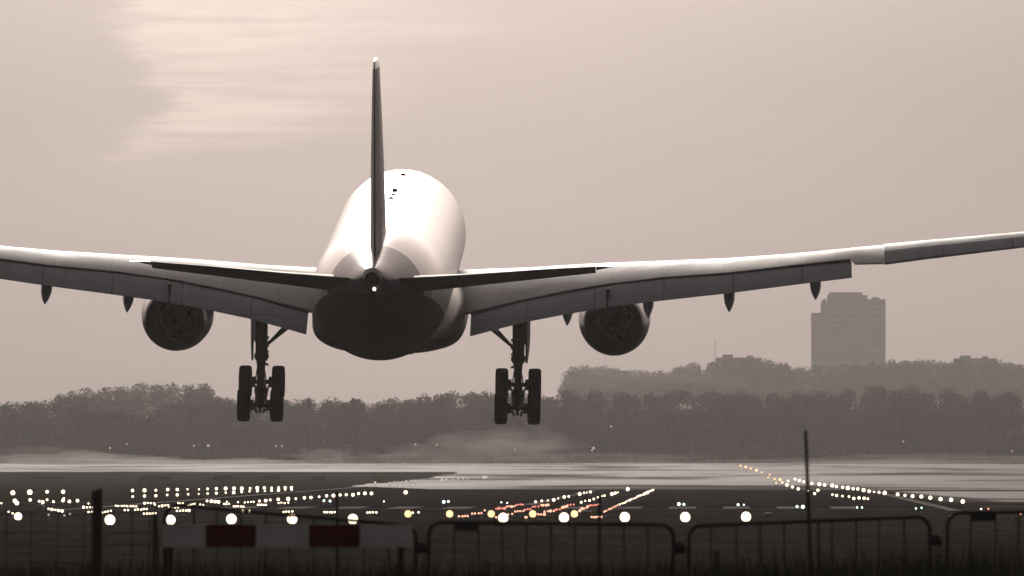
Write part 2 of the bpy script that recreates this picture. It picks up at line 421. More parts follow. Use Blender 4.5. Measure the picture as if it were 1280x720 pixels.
# low blocks among the far trees
for (x0, x1, py, lab) in ((895, 952, 447, 'long low block with a mast among the far trees'), (1118, 1150, 455, 'short low block among the far trees beside the tower'), (1192, 1246, 448, 'wide low block among the far trees at the frame edge')):
    d = 5600.; kk = d / F; X0, X1 = (x0 - VPX) * kk, (x1 - VPX) * kk; g = G((X0 + X1) / 2, d); zt = HC + (VPY - py) * kk
    r_ = empty('apartment_building', ((X0 + X1) / 2, d, g)); tag(r_, lab, 'building')
    q = MB(); q.box((X0, d, g - 2), (X1, d + 14, zt)); rel(q, r_).build('wall', mc, r_, smooth=False)
    for xa, xb, hh in ((X0 + 3, X0 + 8, 1.4), (X1 - 7, X1 - 4, 1.0)): q = MB(); q.box((xa, d + 3, zt), (xb, d + 8, zt + hh)); rel(q, r_).build('roof_plant', mc, r_, smooth=False)
    for st in range(4):
        q = MB(); q.box((X0 + .6, d - .1, zt - 2.6 - st * 3), (X1 - .6, d - .003, zt - 1.2 - st * 3))
        rel(q, r_).build('window_band', mcd, r_, smooth=False)
q = MB(); dm = 5590.; xm = (894 - VPX) * dm / F
q.tube([(xm, dm, G(xm, dm)), (xm, dm, HC + (VPY - 422) * dm / F)], [.35, .12], 6)
tag(q.build('radio_mast', mc), 'thin pale radio mast over the far trees', 'mast')

# ------------------------------------------------------------------ mist lumps
def mist(px, py, w, h, d, dens, label, seed, depth=1.0):
    bm = bmesh.new(); bmesh.ops.create_icosphere(bm, subdivisions=4, radius=1)
    k = d / F
    for q in bm.verts:
        n_ = noise.fractal(q.co * 1.7 + Vector((seed, 0, 0)), .8, 2.2, 4)
        q.co *= max(.25, 1 + .75 * n_)
        q.co = Vector((q.co.x * w * k / 2, q.co.y * w * k / 2 * depth, q.co.z * h * k / 2))
    me = bpy.data.meshes.new('ground_mist'); bm.to_mesh(me); bm.free()
    m = bpy.data.materials.new('mist'); m.use_nodes = True; t = m.node_tree; t.nodes.clear(); ou = t.nodes.new('ShaderNodeOutputMaterial')
    p = t.nodes.new('ShaderNodeVolumePrincipled'); p.inputs['Color'].default_value = (.98, .97, .96, 1); p.inputs['Density'].default_value = dens; p.inputs['Anisotropy'].default_value = .3
    t.links.new(p.outputs[0], ou.inputs['Volume']); me.materials.append(m)
    o = bpy.data.objects.new('ground_mist', me); COL.objects.link(o); c = P(px, py, d); o.location = c
    tag(o, label, 'mist', kind='stuff'); return o
mist(110, 578, 260, 22, 2820, 0.0172, 'low bank of pale mist before the wood at the frame edge', 1)
mist(245, 581, 330, 14, 2850, .03, 'thin ribbon of mist lying along the grass', 2)
mist(400, 573, 90, 22, 2870, 0.0172, 'small pale puff of mist before the bushes', 3)
mist(600, 566, 190, 42, 2860, 0.02, 'rising pale puff of mist behind the runway', 4, .5)
mist(655, 553, 110, 34, 2880, 0.02, 'upper puff of mist drifting over the bushes', 5, .6)
mist(1010, 581, 640, 12, 2850, 0.0086, 'long veil of mist over the pale paving', 6, .4)

mist(470, 575, 170, 16, 2880, .016, 'pale mist drifting between the dark bushes', 12, .4)
mist(60, 570, 180, 20, 2890, .010, 'faint mist climbing the foot of the wood at the frame edge', 13, .4)
mist(760, 574, 260, 16, 2880, .010, 'faint mist along the foot of the wood right of the tall puff', 14, .4)
mist(1150, 574, 330, 14, 2880, .009, 'faint mist along the foot of the wood beyond the tall pole', 15, .4)
mist(175, 486, 240, 46, 2500, .006, 'faint smear of warm exhaust air dissolving the tree tops below the leftmost engine', 8, .5)
mist(800, 462, 230, 56, 2500, .006, 'faint smear of warm exhaust air over the trees below the rightmost engine', 9, .5)
mist(330, 583, 760, 9, 2700, .012, 'thin low sheet of mist across the grass before the bushes', 10, .2)

# ------------------------------------------------------------------ THE AIRLINER  (x right, y forward, z up; y = 0 at the main gear)
plane = empty('airliner', (-14.57, 500.0, HC + 8.12))
plane.rotation_euler = (R(5.2), R(.65), R(.24))
tag(plane, 'white twin-engine airliner seen from behind, nose up, gear down, just above the runway', 'airliner')
mwhite = mat('white_paint', (.60, .60, .61), .22, spec=.5, coat=.6, var=.06, scale=.7)
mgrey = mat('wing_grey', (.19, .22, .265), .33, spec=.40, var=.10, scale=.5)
mflap = mat('flap_grey', (.215, .245, .30), .6, spec=.10, var=.08, scale=.6)
def panelled(name, col, rough, spec, px_, py_, seam=.35):
    m = bpy.data.materials.new(name); m.use_nodes = True; t = m.node_tree; b = t.nodes['Principled BSDF']; M, V, comb, nz, ss, mix = nodes_api(t)
    tcn = t.nodes.new('ShaderNodeTexCoord'); s3 = t.nodes.new('ShaderNodeSeparateXYZ'); t.links.new(tcn.outputs['Object'], s3.inputs[0])
    x, y = s3.outputs[0], s3.outputs[1]; ax_ = M('ABSOLUTE', x)
    def line(c, per, w): return ss(M('ABSOLUTE', M('SUBTRACT', M('FRACT', M('DIVIDE', c, per)), .5)), .5 - w / per, .5 - w / per * .4)
    seams = M('MAXIMUM', line(x, px_, .035), line(M('MULTIPLY_ADD', ax_, .55, y), py_, .03))
    streak = nz(comb(M('MULTIPLY', x, 3.2), M('MULTIPLY', y, .3), 0.0), 1.0, 5, .65); blot = nz(comb(x, y, 0.0), .55, 4, .6)
    k = M('MULTIPLY', M('MULTIPLY_ADD', streak, .5, .75), M('MULTIPLY_ADD', blot, .4, .8)); k = M('MULTIPLY', k, M('SUBTRACT', 1.0, M('MULTIPLY', seams, seam)))
    c = V('SCALE', col); t.links.new(k, c.inputs['Scale']); t.links.new(c.outputs[0], b.inputs['Base Color'])
    t.links.new(M('MULTIPLY_ADD', blot, .2, rough - .1), b.inputs['Roughness']); b.inputs['Specular IOR Level'].default_value = spec
    return m
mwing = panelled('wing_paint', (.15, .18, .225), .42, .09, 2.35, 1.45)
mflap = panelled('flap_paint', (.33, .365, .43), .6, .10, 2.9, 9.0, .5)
mdark = mat('matte_dark', (.02, .02, .02), .7, spec=.2)
mcowl = mat('cowl_paint', (.13, .14, .165), .3, spec=.4, coat=.2, var=.08, scale=.8)
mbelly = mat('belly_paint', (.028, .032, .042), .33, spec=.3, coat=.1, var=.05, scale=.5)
mmetal = mat('bare_metal', (.62, .60, .58), .28, metal=1, var=.15, scale=3)
mhot = mat('exhaust_metal', (.035, .032, .03), .42, metal=.7, var=.06, scale=2)
mtyre = mat('tyre_rubber', (.010, .010, .010), .9, spec=.1)
mgear = mat('gear_steel', (.045, .044, .044), .45, metal=.3, var=.2, scale=5)
mtail = mat('tailplane_grey', (.06, .06, .065), .5, spec=.2, var=.08, scale=.5)
mfin = mat('fin_paint', (.11, .105, .12), .35, spec=.4, coat=.2, var=.08, scale=.5)

# fuselage: white above, shade of the underside painted dark below, divided in the material
mfus = bpy.data.materials.new('fuselage_paint'); mfus.use_nodes = True
t = mfus.node_tree; b = t.nodes['Principled BSDF']; M, V, comb, nz, ss, mix = nodes_api(t)
tcn = t.nodes.new('ShaderNodeTexCoord'); s3 = t.nodes.new('ShaderNodeSeparateXYZ'); t.links.new(tcn.outputs['Object'], s3.inputs[0])
dirt = nz(comb(M('MULTIPLY', s3.outputs[0], 1.2), M('MULTIPLY', s3.outputs[1], .5), M('MULTIPLY', s3.outputs[2], 1.2)), 1.0, 5, .6)
# painted shade starts low forward and sweeps up towards the tail cone
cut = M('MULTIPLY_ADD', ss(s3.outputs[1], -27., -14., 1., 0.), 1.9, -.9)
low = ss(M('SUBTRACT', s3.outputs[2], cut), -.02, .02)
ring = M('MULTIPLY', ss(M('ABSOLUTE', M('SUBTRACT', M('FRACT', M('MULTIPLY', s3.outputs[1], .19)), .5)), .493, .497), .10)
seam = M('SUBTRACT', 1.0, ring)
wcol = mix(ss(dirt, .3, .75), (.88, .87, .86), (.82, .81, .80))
shade_col = mix(ss(dirt, .3, .75), (.010, .011, .015), (.014, .015, .019))
tail_reflection = mix(ss(dirt, .3, .75), (.06, .075, .11), (.085, .10, .14))  # darkened tail tone stands for the dimmer sky this slope reflects
cc = V('SCALE', mix(low, shade_col, mix(ss(s3.outputs[1], -23.3, -23.1), tail_reflection, wcol))); t.links.new(seam, cc.inputs['Scale'])
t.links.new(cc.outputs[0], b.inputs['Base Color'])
t.links.new(M('MULTIPLY_ADD', dirt, .05, .24), b.inputs['Roughness'])
t.links.new(M('MULTIPLY', low, M('MULTIPLY_ADD', ss(s3.outputs[1], -23.3, -23.1), .45, .05)), b.inputs['Coat Weight']); b.inputs['Coat Roughness'].default_value = .12
ntail = ss(s3.outputs[1], -23.3, -23.1)
t.links.new(M('MULTIPLY', M('MULTIPLY_ADD', low, .35, .15), M('MULTIPLY_ADD', ntail, .75, .25)), b.inputs['Specular IOR Level'])

FS = [(28.9, .04, -.62), (28.75, .35, -.6), (28.3, .75, -.52), (27.5, 1.2, -.42), (26.3, 1.68, -.3), (25, 2.08, -.2), (23.5, 2.42, -.1), (22, 2.64, -.04), (20.5, 2.77, 0), (19, 2.82, 0),
      (14, 2.82, 0), (9, 2.82, 0), (4, 2.82, 0), (-1, 2.82, 0), (-6, 2.82, 0), (-11, 2.82, 0), (-15, 2.82, 0), (-17, 2.79, .01), (-19, 2.68, .07), (-21, 2.42, .18), (-23, 2.02, .36), (-25, 1.52, .64), (-27, .98, .99), (-28.4, .62, 1.26), (-29.2, .40, 1.42)]
def spline(tab, x):
    """Catmull-Rom through (x, values...) sorted by decreasing x"""
    n = len(tab)
    for i in range(n - 1):
        if tab[i][0] >= x >= tab[i + 1][0]:
            u = (tab[i][0] - x) / (tab[i][0] - tab[i + 1][0])
            p0, p1, p2, p3 = tab[max(i - 1, 0)], tab[i], tab[i + 1], tab[min(i + 2, n - 1)]
            return [p1[k] + (p2[k] - p1[k]) * (u * u * (3 - 2 * u)) * .35 + (p2[k] - p1[k]) * u * .65 if True else 0 for k in range(1, len(p1))]
    return list(tab[-1][1:])
def fus_at(s): return spline(FS, s)
secs = []
ss_ = [q[0] for q in FS]; dense = []
for a, c in zip(ss_, ss_[1:]):
    n = max(1, int((a - c) / .8)); dense += [a + (c - a) * i / n for i in range(n)]
dense.append(ss_[-1])
# smooth the station table
rr = [[float(np.interp(-s, [-q[0] for q in FS], [q[j] for q in FS])) for j in (1, 2)] for s in dense]
rr = np.array(rr)
for _ in range(2):
    r2 = rr.copy(); r2[12:-1] = .25 * rr[11:-2] + .5 * rr[12:-1] + .25 * rr[13:]; rr = r2
NF = 72
for s, (r_, zc) in zip(dense, rr):
    secs.append([Vector((math.sin(2 * math.pi * k / NF) * r_, s, zc + math.cos(2 * math.pi * k / NF) * r_)) for k in range(NF)])
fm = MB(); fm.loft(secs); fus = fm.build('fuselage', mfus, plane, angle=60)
# tail cone exhaust
q = MB(); q.lathe([(0, .41), (-.45, .30), (-.46, .22), (-.2, .2), (-.2, 0.001)], (0, -29.15, 1.43), (0, 1, .06), 24)
q.build('tail_cone', mhot, plane)
q = MB(); q.lathe([(-.465, .215), (-.3, .2), (-.3, .001)], (0, -29.15, 1.43), (0, 1, .06), 20); q.build('auxiliary_exhaust', mdark, plane)
mlens = mat('tail_lamp_glass', (1, .97, .9), .2, emit=(1, .95, .85), estr=3)
q = MB(); q.lathe([(-.08, .001), (-.05, .05), (0, .07), (.1, .07)], (0.1, -29.5, 1.0), (0, 1, 0), 12); q.build('tail_lamp', mlens, plane)
# antennas on the crown
for (yy, xx, h, c) in ((16.5, .1, .07, .4), (6.0, .0, .10, .2), (3.5, .0, .05, .4), (1.5, -.05, .05, .4)):
    r_ = fus_at(yy)[0]; q = MB()
    q.add([(xx - .13, yy - c / 2, r_ - .05), (xx + .13, yy - c / 2, r_ - .05), (xx + .13, yy + c / 2, r_ - .05), (xx - .13, yy + c / 2, r_ - .05),
           (xx - .1, yy - c / 2 - .1, r_ + h), (xx + .1, yy - c / 2 - .1, r_ + h), (xx + .1, yy + .05, r_ + h), (xx - .1, yy + .05, r_ + h)],
          [(0, 3, 2, 1), (4, 5, 6, 7), (0, 1, 5, 4), (1, 2, 6, 5), (2, 3, 7, 6), (3, 0, 4, 7)])
    q.build('antenna', mdark, fus, smooth=False)

# belly fairing
q = MB(); secs = []
for s, hw, zt, zb_, e in ((13.5, 1.6, -2.3, -2.75, 2.2), (12.5, 2.2, -1.9, -2.95, 2.4), (11, 2.75, -1.3, -3.15, 2.7), (8, 3.12, -.7, -3.38, 3), (4, 3.25, -.5, -3.45, 3.2), (0, 3.26, -.5, -3.45, 3.2), (-3, 3.22, -.6, -3.42, 3.1), (-5.5, 3.0, -.9, -3.3, 2.8), (-7.5, 2.6, -1.4, -3.1, 2.5), (-9.3, 1.8, -2.1, -2.88, 2.2)):
    zc = (zt + zb_) / 2; hh = (zt - zb_) / 2; g = []
    for k in range(56):
        a = 2 * math.pi * k / 56; cx, sz = math.cos(a), math.sin(a)
        g.append(Vector((math.copysign(abs(cx) ** (2 / e), cx) * hw, s, zc + math.copysign(abs(sz) ** (2 / e), sz) * hh)))
    secs.append(g)
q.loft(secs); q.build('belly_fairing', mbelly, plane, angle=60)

# aerofoil loft
def foil(le, te, tc_, n=14, camber=.015, blunt=.004):
    """closed outline from a leading and a trailing point (Vectors); thickness ratio tc_"""
    ch = (te - le); c = ch.length; ax = ch.normalized(); side = Vector((1, 0, 0))
    up = side.cross(ax)
    if up.z < 0: up = -up
    pts = []
    def yt(x): return 5 * tc_ * (.2969 * math.sqrt(x) - .126 * x - .3516 * x * x + .2843 * x ** 3 - .1015 * x ** 4) + blunt * x
    xs = [(1 - math.cos(math.pi * i / n)) / 2 for i in range(n + 1)]
    for x in reversed(xs): pts.append(le + ax * x * c + up * (yt(x) + camber * 4 * x * (1 - x)) * c)
    for x in xs[1:]: pts.append(le + ax * x * c + up * (-yt(x) * .85 + camber * 4 * x * (1 - x)) * c)
    return pts
# spanwise tables: bx, LE(s,z), panel trailing line (s,z), thickness
WT = [(2.2, 9.4, -1.25, -1.0, -2.15, .145), (3.4, 8.65, -1.12, -1.2, -1.85, .14), (5.7, 7.2, -.86, -1.6, -1.24, .125), (7.4, 6.1, -.62, -1.8, -.86, .12), (9.2, 5.0, -.38, -2.0, -.52, .115), (11.5, 3.5, -.15, -2.8, -.16, .11), (14.3, 1.75, .16, -3.8, .14, .105),
      (17, .05, .52, -4.8, .55, .10), (19.4, -1.45, .92, -5.75, .90, .095), (19.6, -1.55, .95, -6.2, .72, .11), (20.8, -2.35, 1.14, -6.85, .80, .11), (20.86, -2.4, 1.15, -5.35, 1.17, .14), (22.5, -3.4, 1.42, -6.05, 1.42, .13), (26.6, -6.0, 2.05, -8.0, 2.03, .12), (28.6, -7.3, 2.38, -8.9, 2.32, .12), (28.66, -7.35, 2.38, -9.75, 2.26, .08), (29.3, -7.8, 2.5, -10.1, 2.36, .08), (29.9, -9.0, 2.62, -10.4, 2.5, .05)]
FT = {3.45: (-1.25, -2.00, -3.05, -2.70), 5.7: (-1.6, -1.34, -3.45, -2.06), 7.4: (-1.75, -.98, -3.65, -1.70), 9.2: (-1.95, -.62, -3.85, -1.36), 9.27: (-2.0, -.60, -3.9, -1.34),
      11.5: (-2.8, -.27, -4.6, -1.0), 14.3: (-3.75, .03, -5.45, -.60), 17: (-4.75, .42, -6.35, -.16), 19.45: (-5.65, .76, -7.15, .22)}
for sd in (-1, 1):
    wroot = MB()
    secs = []
    for bx, ls, lz, ts, tz_, th in WT:
        g = foil(Vector((0, ls, lz)), Vector((0, ts, tz_)), th)
        secs.append([Vector((sd * bx, p.y, p.z)) for p in g])
    wroot.loft(secs)
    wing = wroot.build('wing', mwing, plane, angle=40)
    def strip(keys, name, mm, th=.09):
        q = MB(); secs = []
        for k_ in keys:
            ls, lz, ts, tz_ = FT[k_]
            secs.append([Vector((sd * k_, p.y, p.z)) for p in foil(Vector((0, ls + .25, lz + .03)), Vector((0, ts, tz_)), th, camber=.03)])
        q.loft(secs); return q.build(name, mm, wing, angle=40)
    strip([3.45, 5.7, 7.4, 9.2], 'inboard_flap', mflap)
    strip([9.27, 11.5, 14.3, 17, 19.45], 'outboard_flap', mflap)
    # dark strip standing for the shade in the gap between spoilers and flaps
    q = MB(); ks = [3.45, 5.7, 7.4, 9.2, 11.5, 14.3, 17, 19.4]; tab = {r_[0]: r_ for r_ in WT}
    g1 = []; g2 = []
    for k_ in ks:
        ts, tz_ = [(r_[3], r_[4]) for r_ in WT if abs(r_[0] - k_) < .1][0]
        g1.append((sd * k_, ts - .02, tz_ - .005)); g2.append((sd * k_, ts + .10, tz_ - .22))
    n = len(ks)
    q.add(g1 + g2 + [(a, b_ + .4, c) for a, b_, c in g1] + [(a, b_ + .4, c) for a, b_, c in g2], [(i, i + 1, n + i + 1, n + i) for i in range(n - 1)] + [(2 * n + i, 3 * n + i, 3 * n + i + 1, 2 * n + i + 1) for i in range(n - 1)])
    q.build('gap_shade', mdark, wing, smooth=False)
    q = MB(); q.box((sd * 9.235 - .07, -3.3, -1.12), (sd * 9.235 + .07, -2.6, -.6)); q.tube([(sd * 9.235, -3.95, -1.42), (sd * 9.235, -2.9, -.95)], .07, 8); q.build('gap_plate', mdark, wing, smooth=False)  # dark plate added to keep the slot between the flaps dark
    # aileron: a drooped darker panel lying just proud of the outer trailing edge
    q = MB(); secs = []
    for bx, hs_, zh, ts, tz_ in ((20.82, -5.32, 1.22, -6.9, .80), (22.5, -6.0, 1.47, -7.5, 1.08), (26.6, -7.95, 2.06, -9.1, 1.72), (28.6, -8.85, 2.35, -9.8, 2.05)):
        secs.append([Vector((sd * bx, p.y, p.z)) for p in foil(Vector((0, hs_ + .1, zh)), Vector((0, ts, tz_)), .16, camber=.0, blunt=.03)])
    q.loft(secs); q.build('aileron', mflap, wing, angle=40)
    # flap track fairings
    for bx, y1, z1, ln in ((7.55, -4.0, -2.12, 4.2), (10.95, -4.75, -1.72, 4.0), (14.35, -5.75, -1.35, 3.6), (17.95, -6.9, -.72, 3.2)):
        q = MB(); secs = []
        zs = z1 + .0
        for u_, rw, rh, dz in ((0, .02, .03, 0), (.07, .09, .11, .13), (.16, .17, .20, .32), (.28, .23, .32, .55), (.5, .24, .36, .80), (.8, .18, .30, 1.02), (1, .04, .05, 1.2)):
            secs.append([Vector((sd * bx + math.cos(a) * rw, y1 + ln * u_, zs + dz * .9 + math.sin(a) * rh)) for a in [2 * math.pi * k / 20 for k in range(20)]])
        q.loft(secs); q.build('flap_fairing', mgrey, wing, angle=50)
    # engine
    ec = Vector((sd * 9.45, 0, -2.80))
    q = MB(); q.lathe([(6.25, 1.20), (6.3, 1.235), (7.0, 1.34), (8.0, 1.45), (9.2, 1.53), (10.5, 1.55), (11.8, 1.50), (12.5, 1.40), (12.75, 1.28), (12.6, 1.2), (11.6, 1.22), (11.2, 1.24)], ec, (0, 1, 0), 64)
    eng = q.build('engine', mcowl, plane, angle=50)
    q = MB(); q.lathe([(6.25, 1.198), (7.2, 1.14), (8.5, 1.12), (11.2, 1.2)], ec, (0, 1, 0), 64); q.build('exhaust_duct', mhot, eng)
    q = MB(); n = 96; secs = []
    for yy, r0, am in ((9.0, .86, .0), (8.2, .86, .01), (7.6, .84, .03)):
        secs.append([ec + Vector((math.cos(2 * math.pi * k / n) * (r0 + am * math.cos(12 * 2 * math.pi * k / n)), yy, math.sin(2 * math.pi * k / n) * (r0 + am * math.cos(12 * 2 * math.pi * k / n)))) for k in range(n)])
    q.loft(secs, cap=False); q.build('lobed_mixer', mhot, eng)
    q = MB(); q.lathe([(6.9, .001), (7.0, .09), (7.5, .26), (8.2, .40), (9.0, .46)], ec, (0, 1, 0), 32); q.build('exhaust_plug', mhot, eng)
    q = MB(); q.lathe([(7.9, .60), (7.55, .62), (7.5, .645), (7.55, .67), (7.9, .69)], ec, (0, 1, 0), 48); q.build('core_nozzle', mmetal, eng)
    q = MB(); q.lathe([(9.0, .001), (9.0, 1.125)], ec, (0, 1, 0), 48)
    q.build('turbine_face', mdark, eng, smooth=False)
    q = MB(); q.lathe([(11.2, .001), (11.2, 1.239)], ec, (0, 1, 0), 48); q.lathe([(12.1, .001), (11.8, .2), (11.25, .42)], ec, (0, 1, 0), 24); q.build('fan', mdark, eng)
    # pylon with its two small drain fairings under the wing
    q = MB(); secs = []
    for yy, hw, z0, z1_ in ((12.0, .08, -1.45, -1.3), (10.5, .26, -1.75, -1.0), (8, .34, -1.95, -.75), (5.5, .32, -1.95, -.6), (3.6, .22, -1.6, -.6), (1.8, .06, -1.05, -.65)):
        secs.append([Vector((sd * 9.45 + a * hw, yy, b_)) for a, b_ in ((-1, z0), (0, z0 - .06), (1, z0), (1, z1_), (-1, z1_))])
    q.loft(secs); q.build('pylon', mgrey, eng, angle=40)
    q = MB()
    for o_ in (-.22, .22): q.tube([ec + Vector((o_, 6.1, 1.05)), ec + Vector((o_ * .9, 6.9, 1.18)), ec + Vector((o_ * .9, 8.0, 1.25))], [.05, .17, .2], 12)
    q.build('reverser_fairing', mgrey, eng)
    # main gear
    gx = sd * 5.45; bz = -5.45; al = R(25.7)
    q = MB()
    q.tube([(gx, .15, -1.6), (gx, .1, -3.75)], .26, 20); q.tube([(gx, .1, -3.75), (gx, .08, -3.9), (gx, .06, -4.05)], [.30, .32, .24], 20)
    q.tube([(gx, .06, -4.05), (gx, 0, -5.3)], .155, 16)
    q.tube([(gx, .1, -3.0), (gx, .1, -3.12)], .32, 20)
    # torque links behind the leg
    for o_ in (-.12, .12):
        q.tube([(gx + o_, -.25, -3.95), (gx + o_ * .8, -.62, -4.55)], [.07, .05], 8); q.tube([(gx + o_ * .8, -.62, -4.55), (gx + o_, -.22, -5.2)], [.05, .07], 8)
    q.tube([(gx - .2, -.62, -4.55), (gx + .2, -.62, -4.55)], .05, 8)
    for zz in (-3.35, -3.6, -4.15): q.tube([(gx - sd * .1, -.05, zz), (gx - sd * .31, -.05, zz - .08)], .05, 8)
    q.tube([(gx - .2, -.2, -2.0), (gx - .22, -.22, -3.7), (gx - .15, -.2, -4.3), (gx - .25, -.4, -5.0)], .03, 6)
    q.tube([(gx + .2, -.2, -2.0), (gx + .21, -.22, -3.7), (gx + .14, -.2, -4.4), (gx + .25, -.3, -5.0)], .03, 6)
    # fork collar
    q.tube([(gx, 0, -5.15), (gx, 0, -5.3), (gx, 0, -5.55)], [.2, .3, .26], 14)
    leg = q.build('main_gear', mgear, plane, angle=40)
    q = MB(); q.tube([(gx - sd * .12, .1, -3.45), (gx - sd * 2.2, .3, -1.75)], .075, 10); q.tube([(gx - sd * .3, .1, -3.3), (gx - sd * 1.6, .5, -1.9)], .05, 8); q.build('side_brace', mgear, leg)
    ca, sa = math.cos(al), math.sin(al)
    q = MB(); pf = Vector((gx, .99 * ca, bz + .99 * sa)); pr = Vector((gx, -.99 * ca, bz - .99 * sa))
    q.tube([pf + Vector((0, .15, .07)), pf, (gx, 0, bz), pr, pr + Vector((0, -.15, -.07))], [.1, .17, .24, .17, .1], 14)
    for p_ in (pf, pr):
        q.tube([p_ - Vector((.62, 0, 0)), p_ + Vector((.62, 0, 0))], .10, 12)
        for o_ in (-.36, .36): q.tube([p_ + Vector((o_ - .07, 0, 0)), p_ + Vector((o_ + .07, 0, 0))], .24, 18)
        for o_ in (-.27, .27): q.tube([p_ + Vector((o_, 0, -.18)), Vector((gx + o_ * .8, 0, bz - .2))], .04, 8)
    q.tube([pr + Vector((-.2, -.1, -.12)), pr + Vector((-.14, -.1, -.34))], .05, 8); q.tube([pr + Vector((.2, -.1, -.12)), pr + Vector((.14, -.1, -.34))], .05, 8)
    q.tube([pr + Vector((0, -.2, -.05)), pr + Vector((0, -.22, -.3))], .06, 8)
    q.build('bogie_beam', mgear, leg, angle=40)
    for p_ in (pf, pr):
        for o_ in (-.70, .70):
            c = p_ + Vector((o_, 0, 0)); q = MB()
            q.lathe([(-.20, .36), (-.245, .46), (-.27, .56), (-.255, .64), (-.21, .685), (-.10, .70), (.10, .70), (.21, .685), (.255, .64), (.27, .56), (.245, .46), (.20, .36)], c, (1, 0, 0), 40)
            for g_ in (-.1, 0, .1): q.lathe([(g_ - .012, .7005), (g_, .703), (g_ + .012, .7005)], c, (1, 0, 0), 40)
            wh = q.build('wheel', mtyre, leg, angle=50)
            q.__init__(); q.lathe([(-.2, .37), (-.16, .33), (-.12, .2), (-.14, .001)], c, (1, 0, 0), 28); q.lathe([(.2, .37), (.16, .33), (.12, .2), (.14, .001)], c, (1, 0, 0), 28)
            # the rim is a second material of the same wheel mesh so the depth stays thing > part > sub-part
            k0 = len(wh.data.vertices)
            v_all = [x_.co.copy() for x_ in wh.data.vertices] + q.v
            f_all = [tuple(p.vertices) for p in wh.data.polygons]; nf = len(f_all); f_all += [tuple(i + k0 for i in f_) for f_ in q.f]
            me = bpy.data.meshes.new('wheel'); me.from_pydata(v_all, [], f_all); me.materials.append(mtyre); me.materials.append(mgear)
            me.polygons.foreach_set('material_index', [0] * nf + [1] * (len(f_all) - nf)); me.polygons.foreach_set('use_smooth', [True] * len(f_all)); me.set_sharp_from_angle(angle=R(50)); wh.data = me
    # leg door on the outboard side
    q = MB(); xo = gx + sd * .40
    outl = [(-.75, -1.7), (.75, -1.7), (.75, -3.1), (.35, -3.55), (-.5, -4.0), (-.75, -3.1)]
    q.loft([[Vector((xo - sd * .05 + sd * .07 * a, a, b_)) for a, b_ in outl], [Vector((xo + sd * .04 + sd * .07 * a, a, b_)) for a, b_ in outl]])
    dr = q.build('gear_door', mgrey, leg, smooth=False)
    q = MB(); q.loft([[Vector((gx - sd * .1, a, b_)) for a, b_ in ((.9, -1.9), (.8, -1.9), (.8, -3.3), (.9, -3.3))], [Vector((gx + sd * .35, a, b_)) for a, b_ in ((.9, -1.9), (.8, -1.9), (.8, -3.3), (.9, -3.3))]])
    q.build('gear_door', mgrey, leg, smooth=False)
    # tailplane, trimmed nose down
    TT = [(0.9, -20.6, .48, -26.6, 1.22, .105), (1.6, -21.0, .54, -26.75, 1.28, .10), (3.5, -22.25, .79, -27.0, 1.42, .09), (6.5, -24.2, 1.20, -27.5, 1.70, .08), (8.9, -25.8, 1.54, -27.95, 1.89, .065)]
    q = MB(); q.loft([[Vector((sd * bx, p.y, p.z)) for p in foil(Vector((0, a, b_)), Vector((0, c, d_)), th, camber=-.012)] for bx, a, b_, c, d_, th in TT])
    tp = q.build('tailplane', mtail, plane, angle=40)
    q = MB(); q.loft([[Vector((sd * bx, p.y, p.z)) for p in foil(Vector((0, a, b_)), Vector((0, c, d_)), th, camber=0)] for bx, a, b_, c, d_, th in
                      ((8.92, -25.85, 1.66, -27.7, 1.88, .075), (9.4, -26.3, 1.78, -27.9, 1.90, .055), (9.75, -27.2, 1.90, -28.0, 1.92, .03))])
    q.build('tip_cap', mwhite, tp, angle=40)
    q = MB(); q.loft([[Vector((sd * bx, p.y, p.z)) for p in foil(Vector((0, c + (a - c) * .30, d_ + (b_ - d_) * .30 - .02)), Vector((0, c - .12, d_ + .02)), th * 1.9, camber=0)] for bx, a, b_, c, d_, th in TT[1:]])
    q.build('elevator', mtail, tp, angle=40)

# fin and rudder
def fin_sec(z, sl_, st, th, dx=0):
    n = 12; xs = [(1 - math.cos(math.pi * i / n)) / 2 for i in range(n + 1)]; c = sl_ - st
    def yt(x): return (5 * th * (.2969 * math.sqrt(x) - .126 * x - .3516 * x * x + .2843 * x ** 3 - .1015 * x ** 4) + .006 * x) * c
    return [Vector((yt(x) + dx, sl_ - x * c, z)) for x in reversed(xs)] + [Vector((-yt(x) + dx, sl_ - x * c, z)) for x in xs[1:]]
FN = [(1.9, -17.0, -25.2, .085), (3.0, -18.4, -25.9, .088), (5.5, -20.9, -27.0, .092), (8.0, -23.3, -28.1, .085), (9.75, -24.9, -28.8, .070)]
q = MB(); q.loft([fin_sec(z, a, c + (a - c) * .30, th * 1.28) for z, a, c, th in FN]); finp = q.build('fin', mfin, plane, angle=40)
q = MB()
secs = []
for z, a, c, th in FN:
    hs_ = c + (a - c) * .30; w_ = th * (a - c) * .72
    secs.append([Vector((x_ * w_ / 2 * f_, y_, z)) for x_, y_, f_ in ((1, hs_, 1), (1, hs_ - .5, .86), (1, c, .16), (-1, c, .16), (-1, hs_ - .5, .86), (-1, hs_, 1))])
q.loft(secs); q.build('rudder', mat('rudder_paint', (.15, .14, .16), .4, var=.1, scale=.6, spec=.4), finp, angle=20)
q = MB(); q.loft([fin_sec(9.752, -24.9, -28.8, .075), fin_sec(9.95, -25.2, -28.85, .06), fin_sec(10.08, -25.8, -28.8, .03)]); q.build('fin_cap', mwhite, finp, angle=50)
